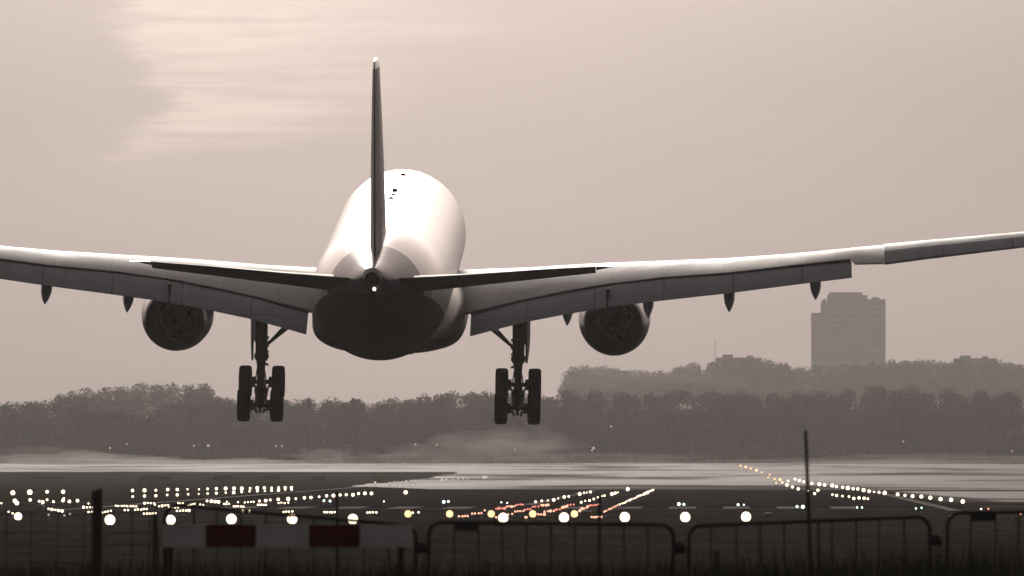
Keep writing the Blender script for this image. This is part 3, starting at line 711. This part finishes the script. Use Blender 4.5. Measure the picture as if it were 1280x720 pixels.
q = MB(); q.loft([[Vector((math.cos(a) * w_, yy, zc + math.sin(a) * h_)) for a in [2 * math.pi * k / 20 for k in range(20)]] for yy, w_, zc, h_ in ((-14.5, .06, 2.72, .1), (-17, .34, 2.45, .4), (-22, .44, 1.95, .55), (-25.5, .46, 1.55, .45), (-27.2, .1, 1.6, .15))])
q.build('fin_fillet', mgrey, finp, angle=60)

# nose gear (mostly behind the belly)
q = MB(); q.tube([(0, 22.2, -2.4), (0, 22.1, -4.75)], [.16, .11], 14); q.tube([(-.42, 22.1, -4.78), (.42, 22.1, -4.78)], .07, 10); q.tube([(0, 22.2, -3.4), (0, 23.6, -2.5)], .06, 8)
ng = q.build('nose_gear', mgear, plane)
for o_ in (-.33, .33):
    q = MB(); q.lathe([(-.13, .001), (-.13, .35), (-.17, .44), (-.1, .52), (.1, .52), (.17, .44), (.13, .35), (.13, .001)], (o_, 22.1, -4.78), (1, 0, 0), 32); q.build('wheel', mtyre, ng, angle=50)

# trim the body line: only the fuselage keeps the full nose-up slope
done = set()
for o in plane.children_recursive:
    if o.type != 'MESH' or o.data.name in done: continue
    done.add(o.data.name)
    isf = o.name.startswith('fuselage') or o.name.startswith('antenna')
    for v_ in o.data.vertices:
        y_ = v_.co.y
        w_ = sstep(-y_, 6, 18) if isf else 1.0
        v_.co.z -= .0105 * y_ * w_
# ------------------------------------------------------------------ airfield lights
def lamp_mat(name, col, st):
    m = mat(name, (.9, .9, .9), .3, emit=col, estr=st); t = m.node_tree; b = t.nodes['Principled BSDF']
    lw = t.nodes.new('ShaderNodeLayerWeight'); lw.inputs[0].default_value = .5  # emission dims towards the limb to imitate a soft glow around the lamp
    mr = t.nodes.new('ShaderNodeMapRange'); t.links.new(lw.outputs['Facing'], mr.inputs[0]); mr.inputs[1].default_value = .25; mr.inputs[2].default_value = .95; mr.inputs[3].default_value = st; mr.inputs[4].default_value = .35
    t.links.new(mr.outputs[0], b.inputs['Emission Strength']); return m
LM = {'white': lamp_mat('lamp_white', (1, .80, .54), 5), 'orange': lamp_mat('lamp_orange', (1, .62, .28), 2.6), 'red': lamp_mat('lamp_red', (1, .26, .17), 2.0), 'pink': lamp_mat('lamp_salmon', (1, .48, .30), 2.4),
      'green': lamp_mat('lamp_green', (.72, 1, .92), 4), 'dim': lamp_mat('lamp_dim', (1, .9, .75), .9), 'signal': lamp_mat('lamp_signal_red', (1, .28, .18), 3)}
mpole = mat('lamp_stalk', (.08, .08, .075), .6)
protos = {}
def lamp_mesh(r_, h, kind, detailed):
    key = (round(r_, 3), round(h, 2), kind, detailed)
    if key in protos: return protos[key]
    hd = MB(); n = 16 if detailed else 10
    prof = [(-r_, .001)] + [(-r_ * math.cos(a), r_ * math.sin(a)) for a in [math.pi * i / 8 for i in range(1, 8)]] + [(r_, .001)]
    hd.lathe(prof, (0, 0, h), (0, 0, 1), n, 0)
    st = MB(); rr_ = .035 if detailed else .03
    st.tube([(0, 0, 0), (0, 0, h - r_ * .9)], rr_, 6); st.tube([(0, 0, h - r_ * 1.15), (0, 0, h - r_ * .85)], r_ * .5, 8); st.tube([(0, 0, 0), (0, 0, .04)], .12, 8)
    protos[key] = (hd, st); return protos[key]
proto_obj = {}
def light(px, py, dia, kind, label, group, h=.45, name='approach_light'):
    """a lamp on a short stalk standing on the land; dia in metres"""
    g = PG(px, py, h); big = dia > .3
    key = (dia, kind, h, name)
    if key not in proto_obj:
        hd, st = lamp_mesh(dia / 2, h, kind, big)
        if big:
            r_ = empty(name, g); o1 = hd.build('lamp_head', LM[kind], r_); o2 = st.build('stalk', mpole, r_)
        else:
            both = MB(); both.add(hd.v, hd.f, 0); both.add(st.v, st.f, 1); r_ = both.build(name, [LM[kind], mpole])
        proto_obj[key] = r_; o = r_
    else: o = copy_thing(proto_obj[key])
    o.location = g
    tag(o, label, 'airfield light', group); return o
# big crossbar globes
for i, (px, py) in enumerate(((137, 650), (213, 650), (289, 649), (365, 649), (441, 649), (629, 647.5), (705, 647), (781, 646.5), (856.5, 646.5), (932.5, 646))):
    light(px, py, .43 if i != 1 else .40, 'white', 'big round white approach lamp in the nearest crossbar beyond the barriers', 'large white lamps of the nearest crossbar', .9)
light(22, 645.5, .36, 'white', 'large yellowish white lamp at the far end of the nearest crossbar', None, .8)
for px in (510, 562, 614, 666, 718):
    light(px, 642.5, .37, 'orange', 'medium amber lamp glowing just above the barrier rail', 'amber lamps of the second crossbar', .6)
# spots: (px, py, px-size, kind)
GA = 'small white lamps left of the runway'
lr = random.Random(5)
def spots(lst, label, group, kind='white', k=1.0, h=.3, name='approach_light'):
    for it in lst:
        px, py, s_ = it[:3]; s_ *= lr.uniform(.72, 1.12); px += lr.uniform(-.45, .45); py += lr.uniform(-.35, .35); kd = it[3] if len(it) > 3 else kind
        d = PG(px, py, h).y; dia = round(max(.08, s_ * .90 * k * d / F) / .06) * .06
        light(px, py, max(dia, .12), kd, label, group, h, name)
xs_ = [165, 180, 194.5, 209, 221.5, 234.5, 248, 259, 270.5, 282, 292, 302, 312, 321, 330.5, 339.5, 348, 356, 364]
spots([(x, 613 - (x - 165) / 199 * 3.6, 4.6 if x not in (234.5, 248) else 3) for x in xs_], 'white lamp in the upper of two parallel rows far left of the runway', 'upper row of parallel white lamps')
spots([(x, 621 - (x - 165) / 199 * 9, 4.0 if x not in (234.5, 248) else 2.6) for x in xs_], 'white lamp in the lower of two parallel rows far left of the runway', 'lower row of parallel white lamps')
spots([(15, 616, 7), (37, 615.4, 7), (58, 614.9, 6), (78, 614.5, 6)], 'large soft white lamp in the row of four at the frame edge', 'row of four white lamps at the frame edge')
cl = [(18, 626, 5), (20.5, 629, 6), (37.5, 625, 5.5), (48, 626.5, 3), (53, 628, 5.5), (58, 624.5, 4), (66, 627, 4.5), (78, 625.5, 5), (79, 623.5, 4), (86, 626.7, 5), (96, 625.8, 5), (1.5, 629, 3)]
spots(cl, 'white lamp scattered below the row of four', 'scattered white lamps below the row of four')
bars = [(60, 636, 77, 638.5, 5, 5), (104, 634, 116, 634, 4, 4.5), (110, 629.5, 111, 629.5, 1, 3.5), (110, 640, 115, 640, 2, 3.5), (10, 640, 15, 642, 2, 5), (128, 641, 138, 638.5, 4, 4.5),
        (144, 632.5, 170, 633, 8, 2.4), (180, 629, 192, 629, 4, 4), (193.5, 631, 193.6, 631, 1, 3), (198, 633, 210, 631, 4, 5), (211, 634, 222, 634.5, 4, 5), (222, 629, 228, 629, 3, 3.4), (235, 632, 243, 629.8, 4, 3.4), (250, 631, 254, 631, 2, 3),
        (258.5, 626.5, 258.6, 626.5, 1, 5), (264, 626.5, 273, 627.5, 3, 6), (280, 630, 286, 630, 3, 3.5), (283, 627.6, 283.2, 627.6, 1, 3.5), (292, 633, 304, 633, 5, 3.8), (297, 628, 297.2, 628, 1, 3.5), (306, 628, 317, 627.5, 4, 3.8),
        (169, 637.5, 183, 636, 5, 5), (180, 642, 194, 642, 5, 4.4), (221, 638.5, 236, 638.3, 5, 5), (156, 637.5, 160, 637.3, 2, 3), (303.5, 639, 311.5, 639, 2, 5.4), (322, 631, 332, 631, 5, 2.2), (348, 628.6, 360, 628.6, 4, 4),
        (354, 640, 365, 639.5, 4, 4.6), (405.5, 640.4, 418, 640.4, 5, 3.6), (459.5, 640.7, 470, 640.7, 4, 4), (516, 641, 523, 640.7, 2, 4.6)]
for x0, y0, x1, y1, n, s_ in bars:
    spots([(x0 + (x1 - x0) * (i / max(1, n - 1)), y0 + (y1 - y0) * (i / max(1, n - 1)), s_ * .72) for i in range(n)], 'white lamp of a short bar among the approach lights left of the runway', 'short bars of white lamps left of the runway')
rowA = [(324, 626), (332, 625.5), (338, 624.8), (348, 624.3), (360, 623.8), (370, 623.2), (380, 622.6), (389, 622), (399, 621), (408.5, 620.2), (417, 619.5), (425, 619), (433, 618.4), (441, 618.3), (448.5, 617), (456, 616.8), (464, 616.6)]
spots([(x, y, 4.8) for x, y in rowA], 'white lamp in the long rising row along the left runway edge', 'near row of the left runway edge', name='runway_edge_light')
spots([(507, 615.3, 6.5)], 'single bright lamp alone past the end of the left edge row', None, name='runway_edge_light')
spots([(469, 603.5, 4), (487, 603.5, 2.6), (493, 602.8, 2.6), (497, 603.6, 2.6), (503, 602.8, 2.4), (508, 602.2, 3), (514, 601.8, 3), (519, 602, 3), (552, 600, 4), (558, 599.6, 2.6), (566, 599.4, 2.6), (573, 598.8, 2.6), (579, 598.4, 2.6), (585, 598.2, 3), (605, 597, 4.5), (608, 596.8, 3)], 'tiny warm lamp in the far row behind the left runway edge', 'far warm row behind the left edge', 'dim', name='runway_edge_light')
# red and salmon side-row bars
rb = [(574, 645.5, 585, 645, 4, 3.2, 'pink'), (590, 642.3, 602, 641, 4, 3.4, 'pink'), (606, 638, 607, 638, 1, 3.6, 'pink'), (620, 636, 631, 635.5, 4, 3.2, 'red'), (633, 633.3, 643, 633, 4, 3.6, 'pink'), (645, 631.2, 654, 630.6, 4, 2.4, 'red'),
      (620.5, 646.4, 621, 646.4, 1, 3.2, 'pink'), (635, 643, 640, 642.5, 2, 3.4, 'pink'), (644, 639.4, 654, 638.8, 4, 3.4, 'pink'), (656, 636.8, 663, 636.2, 3, 3, 'red'), (666, 633.6, 673, 633, 3, 3, 'red'), (676, 631.6, 685, 631, 4, 3.6, 'pink'),
      (657, 646.6, 658.5, 646.3, 2, 3.4, 'pink'), (673, 643.2, 680, 642.8, 3, 3.6, 'pink'), (681, 639.4, 692, 638.6, 4, 3.8, 'pink'), (694, 637.2, 699.5, 636.5, 3, 3, 'red'), (703, 634.4, 708, 633.2, 3, 4, 'pink'), (710, 631.4, 717, 630.6, 3, 2.6, 'red'),
      (725, 638.5, 727, 636, 2, 4, 'pink'), (730, 635.5, 731, 635, 1, 3, 'pink'), (733, 634.5, 735, 633.4, 2, 4, 'pink'), (738, 632, 748, 630.4, 5, 2.8, 'red'), (740, 646.6, 752, 646, 5, 3, 'pink')]
for x0, y0, x1, y1, n, s_, kd in rb:
    spots([(x0 + (x1 - x0) * (i / max(1, n - 1)), y0 + (y1 - y0) * (i / max(1, n - 1)), s_) for i in range(n)], 'small %s lamp in the short bars under the airliner leading to the runway' % ('salmon' if kd == 'pink' else 'red'), '%s lamps of the short bars leading to the runway' % ('salmon' if kd == 'pink' else 'red'), kd)
spots([(669, 627, 4.4), (677, 626, 4.6), (685, 625.6, 3.4), (692, 624.6, 4.8), (698, 623, 3), (705, 621.2, 4.4), (711, 620.4, 4.4), (725, 617.5, 5), (730, 616.4, 4), (734, 615.8, 2.8), (738, 615, 3.2), (785, 611.6, 4.6)], 'white lamp in the leftmost of three rows on the runway', 'leftmost white row on the runway', name='runway_light')
spots([(727, 627.6, 4), (732, 626.2, 2.8), (737, 625.6, 4.2), (742.5, 623.4, 4.4), (747.5, 622, 4.2), (752, 620, 2.8), (756, 619.6, 2.8), (765, 617.4, 4.6), (769, 616.2, 3.4), (773, 615.2, 3)], 'white lamp in the middle of three rows on the runway', 'middle white row on the runway', name='runway_light')
n = 22
spots([(755 + 60 * (i / (n - 1)), 639.4 - 26.4 * (i / (n - 1)), 2.7, 'pink' if i < 7 else 'white') for i in range(n)], 'lamp of the dense slanting line that runs up to the runway vanishing point', 'dense slanting line of lamps', name='runway_light')
spots([(809, 616, 4.6), (806, 617.4, 4.4), (817, 612.4, 3)], 'lamp closing the dense slanting line at its far end', 'far end of the dense slanting line', name='runway_light')
# right runway edge and the shimmering cluster beyond
spots([(1203, 626.6, 6), (1188.6, 624.6, 6), (1175, 623.6, 5), (1163, 621.8, 6), (1151.5, 620.5, 6.5), (1140.5, 620, 6), (1131, 619, 5), (1122, 618, 6.5), (1106, 616.2, 6), (1099, 615.4, 5.5), (1092, 615, 3.4), (1086, 614, 5), (1079, 612.6, 6), (1072, 611.4, 5), (1066, 611, 5), (1060, 610.2, 5.5), (1053, 609, 5), (1046, 608, 5), (1040, 607.2, 5.5)], 'bright lamp in the long row along the right runway edge', 'right runway edge lamps', name='runway_edge_light')
spots([(1031, 606, 4.4), (1024, 605.6, 5), (1015, 604.6, 4), (1005, 602.6, 4), (999, 600.5, 5), (994, 598.8, 3.6), (984, 606, 4), (978, 603.4, 3.6), (985, 601, 3), (1046, 619.5, 4.4), (1040, 618.4, 4), (1053, 620.4, 4), (1067, 623, 5), (1074, 622.4, 5), (1080, 622.8, 4.4), (1085, 623.6, 3), (1061, 620.5, 4), (1018, 617, 4), (1022, 613, 4), (1010, 613.6, 3.6), (998, 611, 4), (990, 609, 4)], 'warm shimmering lamp of the double row far down the right edge', 'shimmering lamps of the far right edge', 'white', name='runway_edge_light')
spots([(975, 600, 4), (968, 598.6, 3.2), (960, 597, 3), (970, 604, 3), (962, 593.6, 3), (952, 590.4, 3.2), (946, 588, 3.6), (938, 585.6, 3.6), (932, 584, 3.4), (926, 582.4, 3)], 'amber lamp fading into the shimmer at the very far end of the right edge', 'amber lamps at the far end', 'orange', name='runway_edge_light')
# threshold greens
spots([(405, 626.2, 4), (412, 626, 4), (555, 627.2, 5), (560.5, 627.2, 5), (848.5, 630.2, 4.8), (854.8, 630.2, 4.8), (996.5, 633.2, 5), (1003.6, 633.4, 5)], 'bright greenish lamp of a pair on the threshold line', 'bright green pairs on the threshold', 'green', name='threshold_light')
spots([(480, 626.6, 2.6), (627, 628.2, 2.4), (634, 628.6, 2), (922.5, 631, 3), (929.5, 631.2, 2.6), (1071, 634.2, 3), (1077.6, 634.2, 3), (1145, 635.2, 3), (1152, 635, 2.8), (1226, 636, 3.4)], 'faint greenish lamp on the threshold line', 'faint green lamps on the threshold', 'green', name='threshold_light')
spots([(1235, 636.4, 4)], 'small red lamp beside a faint green one near the last barrier', None, 'signal', name='obstruction_light')
spots([(1275.5, 642.6, 4)], 'small red lamp at the far right behind the barrier bars', None, 'signal', name='obstruction_light')
spots([(60, 643.8, 3), (87, 642.4, 3), (80, 644, 2)], 'dim yellow lamp low in the grass beside the wooden post', 'dim lamps low in the grass', 'dim')
# street lamps along the foot of the wood
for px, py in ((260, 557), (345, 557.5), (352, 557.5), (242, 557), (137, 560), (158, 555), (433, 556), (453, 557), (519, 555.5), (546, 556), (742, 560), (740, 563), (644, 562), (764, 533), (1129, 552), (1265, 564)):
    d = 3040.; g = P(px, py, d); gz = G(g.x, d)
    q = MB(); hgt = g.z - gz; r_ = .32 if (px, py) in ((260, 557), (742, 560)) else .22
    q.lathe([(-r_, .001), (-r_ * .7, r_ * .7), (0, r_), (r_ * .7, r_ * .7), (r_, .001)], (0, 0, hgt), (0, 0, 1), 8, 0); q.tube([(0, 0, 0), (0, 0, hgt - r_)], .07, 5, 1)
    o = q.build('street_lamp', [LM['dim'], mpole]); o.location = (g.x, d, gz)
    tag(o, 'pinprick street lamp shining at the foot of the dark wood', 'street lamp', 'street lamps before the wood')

# ------------------------------------------------------------------ small airfield objects
mbox = mat('cabinet_paint', (.05, .05, .05), .6); mtop = mat('cabinet_top', (.42, .40, .38), .5)
def cabinet(px, py, w, label, arch=False):
    g = PG(px, py, 0); k = g.y / F; r_ = empty('equipment_cabinet', g); tag(r_, label, 'cabinet')
    hw = w * k / 2; h = w * k * .45
    q = MB(); q.box((-hw * .85, 0, 0), (hw * .85, .6, h)); q.build('body', mbox, r_, smooth=False)
    q = MB()
    if arch: q.loft([[Vector((math.cos(a) * hw * f_, yy, h + .003 + math.sin(a) * hw * .35 * f_)) for f_, a in [(1, math.pi * i / 8) for i in range(9)] + [(.8, math.pi * i / 8) for i in range(8, -1, -1)]] for yy in (-.05, .65)])
    else: q.box((-hw, -.05, h + .003), (hw, .65, h + .08))
    q.build('cover', mtop, r_, smooth=False)
cabinet(733, 646, 13, 'small dark cabinet with a pale flat lid between the red lamps and the slanting line')
cabinet(960.5, 647, 10, 'low dark housing with a pale arched cover right of the last big white lamp', True)
cabinet(1190, 649, 8, 'tiny pale-arched housing behind the corner of the last barrier', True)
cabinet(49, 637.5, 11, 'dim arched housing among the lamps left of the wooden post', True)
cabinet(280, 639, 8, 'dull arched housing above the red and white board', True)
# pale marker board far right, dark signs on the grass far left, yellow sign
def sign(px, py, wpx, hpx, m, label, d=None):
    g = PG(px, py, 0); k = g.y / F; r_ = empty('airfield_sign', g); tag(r_, label, 'sign')
    q = MB(); q.box((-wpx * k / 2, 0, .25), (wpx * k / 2, .25, .25 + hpx * k)); q.build('panel', m, r_, smooth=False)
    for s_ in (-1, 1): q = MB(); q.tube([(s_ * wpx * k * .35, .12, 0), (s_ * wpx * k * .35, .12, .25)], .05, 8); q.build('leg', mpole, r_)
ms1 = mat('sign_back', (.05, .045, .05), .7, spec=.1); ms2 = mat('sign_yellow', (.30, .27, .12), .6); ms3 = mat('board_pale', (.5, .5, .5), .6)
sign(1259, 652, 27, 6, ms3, 'low pale marker board seen past the last barrier bars')
sign(62, 601, 30, 4, ms1, 'dim dark sign farthest left on the hazy grass')
sign(193, 604, 38, 6, ms1, 'wide dark sign above the start of the parallel lamp rows')
sign(278, 603, 22, 6, ms1, 'dark square sign above the middle of the parallel lamp rows')
sign(340, 602, 20, 5, ms1, 'dark sign above the end of the parallel lamp rows')
sign(399, 603, 16, 5, ms1, 'small dark sign above the long rising lamp row')
sign(473, 597, 17, 4, ms2, 'yellow sign behind the warm far lamps')

# ------------------------------------------------------------------ foreground barriers, posts, board, grass
msteel = mat('barrier_steel', (.022, .020, .020), .55, metal=.4, spec=.3, var=.3, scale=8)
mplate = mat('plate_black', (.02, .018, .02), .6)
mwood = mat('weathered_wood', (.03, .026, .023), .9, var=.4, scale=6)
DB = 111.0; KB = DB / F; GB = 1.6
def barrier(xl, xr, yl, yr, label, bars_px, plate=None, lsag=0, d=DB, rc=16):
    k = d / F; zl = HC + (VPY - yl) * k; zr = HC + (VPY - yr) * k
    X = lambda px: (px - VPX) * k
    r_ = empty('crowd_barrier', (X((xl + xr) / 2), d, GB)); tag(r_, label, 'barrier', 'steel crowd barriers along the airfield edge')
    ox = Vector((X((xl + xr) / 2), d, GB)); rc_ = rc * k
    def arc(cx, cz, a0, a1): return [Vector((cx + math.cos(a) * rc_, d, cz + math.sin(a) * rc_)) for a in [a0 + (a1 - a0) * i / 6 for i in range(7)]]
    pts = [Vector((X(xl), d, GB + .12))] + arc(X(xl) + rc_, zl - rc_, math.pi, math.pi / 2) + arc(X(xr) - rc_, zr - rc_, math.pi / 2, 0) + [Vector((X(xr), d, GB + .12))]
    q = MB(); q.tube([p - ox for p in pts], .019, 10); q.tube([pts[0] - ox + Vector((0, 0, .06)), pts[-1] - ox + Vector((0, 0, .06))], .016, 8); q.build('frame', msteel, r_)
    for bp in bars_px:
        u_ = (bp - xl) / (xr - xl); zt_ = zl + (zr - zl) * u_
        q = MB(); q.tube([Vector((X(bp), d, GB + .18)) - ox, Vector((X(bp), d, zt_ - .005)) - ox], .0085, 8); q.build('bar', msteel, r_)
    for f_ in (.12, .88):
        xx = X(xl + (xr - xl) * f_) - ox.x; q = MB(); q.tube([(xx, -.35, .02), (xx, -.3, .1), (xx, 0, .17), (xx, .3, .1), (xx, .35, .02)], .016, 8); q.build('foot', msteel, r_)
    q = MB(); zc = zr - 26 * k
    q.tube([Vector((X(xr) + .0, d, zc)) - ox, Vector((X(xr) + .06, d, zc + .02)) - ox, Vector((X(xr) + .10, d, zc)) - ox, Vector((X(xr) + .10, d, zc - .08)) - ox], .016, 8)
    q.tube([Vector((X(xr) + .01, d, zc - .04)) - ox, Vector((X(xr) + .10, d, zc - .03)) - ox], .04, 8); q.build('coupling_hook', msteel, r_)
    if plate:
        x0, x1, y0, y1 = plate; q = MB(); q.box((X(x0) - ox.x, -.03, HC + (VPY - y1) * k - GB), (X(x1) - ox.x, -.021, HC + (VPY - y0) * k - GB)); q.build('plate', mplate, r_, smooth=False)
    return r_
barrier(536, 842, 653, 656, 'steel crowd barrier with a small dark plate, right of the red and white board', [568, 598, 628, 658, 689, 719, 749, 780, 810], (570, 597, 654.5, 664))
barrier(861, 1162, 657, 646, 'steel crowd barrier crossed by the tall thin pole', [889, 920, 950, 980, 1012, 1040, 1070, 1099, 1130])
barrier(1184, 1490, 641, 638, 'steel crowd barrier with a black plate at the far right', [1213, 1244, 1273, 1303, 1333, 1363, 1393, 1424, 1455], (1213, 1244, 641, 651.5))
barrier(206, 520, 632, 656, 'steel crowd barrier with a sloping rail behind the red and white board', [242, 271, 301, 332, 362, 392, 423, 455, 486], d=112.5)
# red and white board
brd = empty('striped_board', ((359 - VPX) * 109 / F, 109, GB)); tag(brd, 'long red and white striped board on two dark posts before the sloping barrier', 'board')
mred = mat('board_red', (.10, .005, .007), .8, spec=.1, var=.2, scale=5); mwh = mat('board_white', (.80, .82, .88), .7, var=.12, scale=5)
q = MB(); kb = 109 / F
for x0, x1, mi_ in ((203, 257, 0), (257, 320, 1), (320, 386, 0), (386, 450, 1), (450, 515, 0)):
    q.box(((x0 - 359) * kb, -.015, HC + (VPY - 684) * kb - GB), ((x1 - 359) * kb - .0008, .015, HC + (VPY - 656) * kb - GB), mi_)
q.build('plank', [mwh, mred], brd, smooth=False)
for px in (212, 501): q = MB(); q.box(((px - 359 - 4) * kb, .02, 0), ((px - 359 + 4) * kb, .08, HC + (VPY - 670) * kb - GB)); q.build('post', mwood, brd, smooth=False)
def post(px, y0, w, label, d=DB, m=mwood, lean=0., name='fence_post', cat='post', rnd_=False):
    k = d / F; x = (px - VPX) * k; zt_ = HC + (VPY - y0) * k; g = G(x, d); h = zt_ - g; r0 = w * k / 2
    q = MB()
    if rnd_: q.tube([(0, 0, 0), (lean * k, 0, h)], [r0, r0 * .85], 10)
    else: q.loft([[Vector((a * r0 + lean * k * z_ / h, b_ * r0, z_ + (0.02 * a if z_ else 0))) for a, b_ in ((-1, -.8), (-.8, -1), (.8, -1), (1, -.8), (1, .8), (.8, 1), (-.8, 1), (-1, .8))] for z_ in (0, h * .5, h * .97, h)])
    o = q.build(name, m, smooth=True); o.location = (x, d, g); tag(o, label, cat); return o
post(121, 612, 13, 'thick dark wooden fence post at the left')
post(199, 643, 4, 'thin dark stake leaning beside the end of the striped board', lean=-4, rnd_=True)
post(1016, 538, 5, 'tall thin dark pole rising above the barriers at the right', m=msteel, lean=-9, name='marker_pole', cat='pole', rnd_=True)
post(749.5, 619, 4.5, 'dark stake standing through the middle barrier below the slanting lamp line', m=msteel, d=112, rnd_=True)
post(421, 614, 3.4, 'thin stake above the red stripe of the board', m=msteel, d=150, rnd_=True)
post(896, 688, 7, 'stubby marker post behind the barrier below the last big lamps', d=150)
post(1023, 652, 4, 'short stake close beside the foot of the tall thin pole', m=msteel, rnd_=True)
# wire stock fence on the left
wf_ = empty('wire_fence', ((60 - VPX) * 114 / F, 114, GB)); tag(wf_, 'loose wire mesh fence left of and behind the wooden post', 'fence')
kw = 114 / F
q = MB()
for px in (-60, -28, 6, 37, 70, 103, 163, 185): q.tube([((px - 60) * kw, 0, 0), ((px - 60 + 2) * kw, 0, HC + (VPY - 641) * kw - GB)], .006, 6)
for py in (642, 667, 682, 703): q.tube([((px - 60) * kw, 0, HC + (VPY - py) * kw - GB + .01 * math.sin(px * .05)) for px in range(-60, 200, 20)], .0045, 6)
q.build('wire_mesh', msteel, wf_)
for px in (-58, 192): q = MB(); q.tube([((px - 60) * kw, .03, 0), ((px - 60) * kw, .03, HC + (VPY - 640) * kw - GB)], .014, 8); q.build('post', msteel, wf_)

# tall grass along the bank
mgb = mat('tall_grass', (.030, .034, .018), .9, spec=.05, var=.5, scale=2.0)
rnd = random.Random(11); vs = []; fs = []
for i in range(15000):
    d = rnd.uniform(96, 128); px = rnd.uniform(-150, 1430); x = (px - VPX) * d / F; g = G(x, d)
    clump = .5 + .5 * noise.noise(Vector((x * 1.3, d * .6, 0))); side_ = .74 + .16 * sstep(px, 700, 1250) - .02 * sstep(px, 0, 500)
    h = side_ * (.78 + .32 * clump) * rnd.uniform(.72, 1.08) * (1.0 if d > 104 else .94)
    if rnd.random() < .02: h *= 1.12
    w = rnd.uniform(.004, .011); a = rnd.uniform(0, 3.14); dx, dy = math.cos(a) * w, math.sin(a) * w
    lx, ly = rnd.gauss(0, .09), rnd.gauss(0, .09); k = len(vs)
    vs += [(x - dx, d - dy, g), (x + dx, d + dy, g), (x + dx * .7 + lx * .4, d + dy * .7 + ly * .4, g + h * .6), (x - dx * .7 + lx * .4, d - dy * .7 + ly * .4, g + h * .6), (x + lx, d + ly, g + h)]
    fs += [(k, k + 1, k + 2, k + 3), (k + 3, k + 2, k + 4)]
tag(link('grass', vs, fs, mgb), 'tall dark unmown grass along the foot of the barriers', 'grass', kind='stuff')
